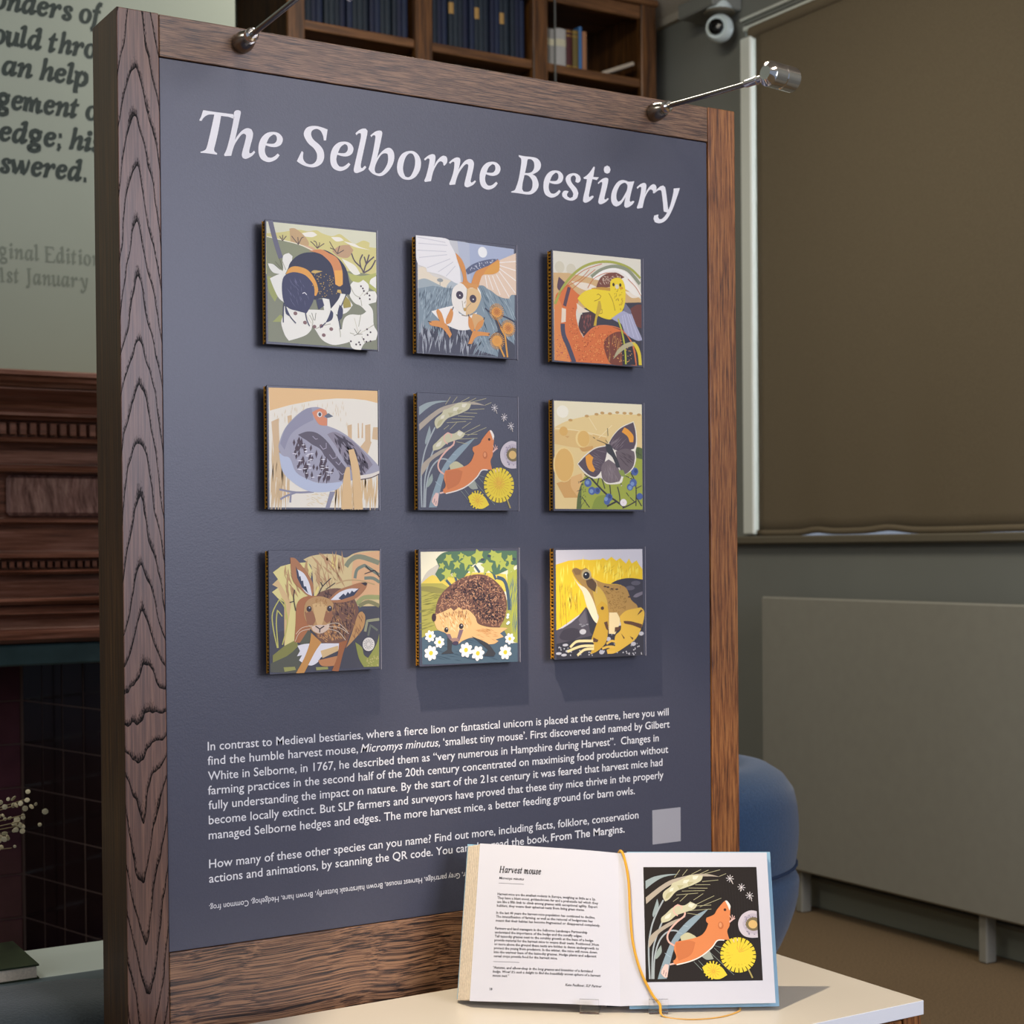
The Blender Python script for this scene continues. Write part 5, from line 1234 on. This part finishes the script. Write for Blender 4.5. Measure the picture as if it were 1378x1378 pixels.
# ================================================================== BACKGROUND FURNITURE
ac = thing('tub_armchair', 'blue fabric tub armchair behind the right end of the display stand', 'armchair', (1.154, .614, 0))
cx, cy = 1.150, .617
def ring_shell(z0, z1, R, th, a0, a1, taper=0.0, rnd_=.05, nb=40):
    """padded C shaped wall with rounded top; angles in radians"""
    g = MB(); sec = []
    H = z1-z0
    for k in range(9):   # outer up
        t_ = k/8; sec.append((R-taper*(1-t_)**1.6+.004*math.sin(PI*t_), z0+(H-rnd_)*t_))
    for k in range(1, 8):
        a = PI*k/8; sec.append((R-th/2+th/2*math.cos(a), z1-rnd_+rnd_*math.sin(a)))
    for k in range(5): sec.append((R-th-taper*.6*(k/4), z1-rnd_-(H-rnd_)*k/4))
    ns = len(sec); vs = []
    for i in range(nb+1):
        a = a0+(a1-a0)*i/nb; e = min(1, min(i, nb-i)/3); e = math.sin(e*PI/2)*.25+.75
        for r, z in sec: rr = R-th/2+(r-R+th/2)*e; vs.append((cx+rr*math.cos(a), cy+rr*math.sin(a), z0+(z-z0)*(.9+.1*e)))
    fs = [(i*ns+k, i*ns+(k+1) % ns, (i+1)*ns+(k+1) % ns, (i+1)*ns+k) for i in range(nb) for k in range(ns)]
    g.add(vs, fs, True); g.add(vs[:ns], [tuple(range(ns))]); g.add(vs[-ns:], [tuple(range(ns))[::-1]]); return g
part('upper_back', ring_shell(.402, .590, .302, .17, math.radians(-205), math.radians(40), .004, .08), M['blue'], ac)
part('lower_back', ring_shell(.14, .402, .305, .15, math.radians(-215), math.radians(50), .11, .03), M['blue'], ac)
part('seat_base', MB().lathe([(.13, .14), (.17, .16), (.20, .25), (.205, .32)], (cx, cy, 0), (0, 0, 1), 36), M['blue'], ac)
part('seat_cushion', MB().lathe([(.17, .322), (.195, .335), (.20, .37), (.185, .40), (.10, .412)], (cx, cy+.015, 0), (0, 0, 1), 36), M['blue'], ac)
g = MB(); g.tube([(cx+.300*math.cos(a), cy+.300*math.sin(a), .402) for a in [math.radians(-205+k*8) for k in range(31)]], .003, 8); part('piping', g, plain('dark_piping', '1c2f4c', .9), ac)
for k in range(4):
    a = PI/4+k*PI/2; part('leg', MB().lathe([(.011, .0), (.017, .15)], (cx+.12*math.cos(a), cy+.12*math.sin(a), .0005), (0, 0, 1), 14), M['dark_leg'], ac)

wt = thing('side_table', 'white topped side table behind the lower left of the stand', 'table', (-.15, .40, 0))
bevel(part('table_top', MB().box(-.62, .30, .332, .496, TZ-.018, TZ), plain('side_table_white', 'b9c4be', .5), wt), .001)
for x in (-.60, .27):
    for y in (.35, .47): part('leg', MB().box(x-.012, x+.012, y-.012, y+.012, .0005, TZ-.0182, .002), M['dark_leg'], wt)
bk = thing('closed_book', 'thick closed book with dark green landscape cover lying on the side table', 'book', (-.16, .40, TZ))
q = [V3((-.255, .470, 0)), V3((-.066, .480, 0)), V3((-.070, .327, 0)), V3((-.258, .327, 0))]
def slabq(g, qs, z0, z1, ins=0.0):
    c_ = sum(qs, V3())/4; qq = [p+(c_-p)*ins for p in qs]; return g.add([(p.x, p.y, z0) for p in qq]+[(p.x, p.y, z1) for p in qq], [(3,2,1,0), (4,5,6,7), (0,1,5,4), (1,2,6,5), (2,3,7,6), (3,0,4,7)])
greenm = plain('landscape_cover', '2c3626', .35, noise=.6, nscale=18)
part('back_cover', slabq(MB(), q, TZ+.0003, TZ+.0023), greenm, bk); part('pages', slabq(MB(), q, TZ+.0024, TZ+.0180, .03), M['paper_edge'], bk); part('front_cover', slabq(MB(), q, TZ+.0181, TZ+.0205), greenm, bk)
bn = thing('upholstered_bench', 'dark grey fabric bench seat in the bottom left corner', 'bench', (-.35, .2, 0))
def bench(u, v):
    # rounded superellipse top cushion
    a = 2*PI*u; c_, s_ = math.cos(a), math.sin(a); k = 2/5
    X = -.36+.44*math.copysign(abs(c_)**k, c_); Y = .216+.102*math.copysign(abs(s_)**k, s_)
    zt = (v-.5)*PI; f_ = math.cos(zt)**.35 if abs(v-.5) < .499 else .02
    return (-.36+(X+.36)*f_, .216+(Y-.216)*f_, .342+.085*math.copysign(abs(math.sin(zt))**.6, math.sin(zt))+.002*math.sin(X*9))
g = MB(); g.grid(bench, 72, 28); part('seat_cushion', g, M['charcoal'], bn)
part('base', MB().box(-.78, .06, .112, .303, .06, .262, .01), M['charcoal'], bn)
for x in (-.74, .02):
    for y in (.135, .28): part('leg', MB().box(x-.015, x+.015, y-.015, y+.015, .0005, .0595, .002), M['dark_leg'], bn)
# vase of dried seed heads
vz = thing('vase_of_dried_flowers', 'dried pale seed heads in a vase at the left edge', 'vase', (-.315, .41, TZ))
part('vase', MB().lathe([(.022, 0), (.036, .02), (.040, .05), (.030, .085), (.018, .105), (.021, .115), (.017, .114), (.014, .10)], (-.315, .41, TZ+.0004), (0, 0, 1), 28), M['vase'], vz)
rnd = random.Random(12)
for k in range(11):
    a = rnd.uniform(-.9, 1.2); ln_ = rnd.uniform(.10, .18); side = .225+.04*rnd.random() if k < 8 else rnd.uniform(-.12, .05)
    top = V3((-.315+side+rnd.uniform(-.03, .028), .41+rnd.uniform(-.05, .05), TZ+.06+ln_)); b0 = V3((-.315, .41, TZ+.09)); md = (b0+top)/2+V3((-.02, 0, .045))
    pts = [b0*(1-t_)**2+md*2*t_*(1-t_)+top*t_*t_ for t_ in [i/8 for i in range(9)]]
    st = part('stem', MB().tube(pts, [.0016-.0001*i for i in range(9)], 6), M['stem'], vz)
    g = MB()
    for i in range(24):
        p = pts[4+i % 5]+V3((rnd.gauss(0, .010), rnd.gauss(0, .010), rnd.gauss(0, .016))); ax_ = V3((rnd.uniform(-1, 1), -1, rnd.uniform(-1, 1)))
        r_ = rnd.uniform(.002, .0048); g.lathe([(r_*.3, -.0012), (r_, -.0004), (r_, .0004), (r_*.3, .0012)], p, ax_, 8)
    part('seed_heads', g, M['seed'], st)
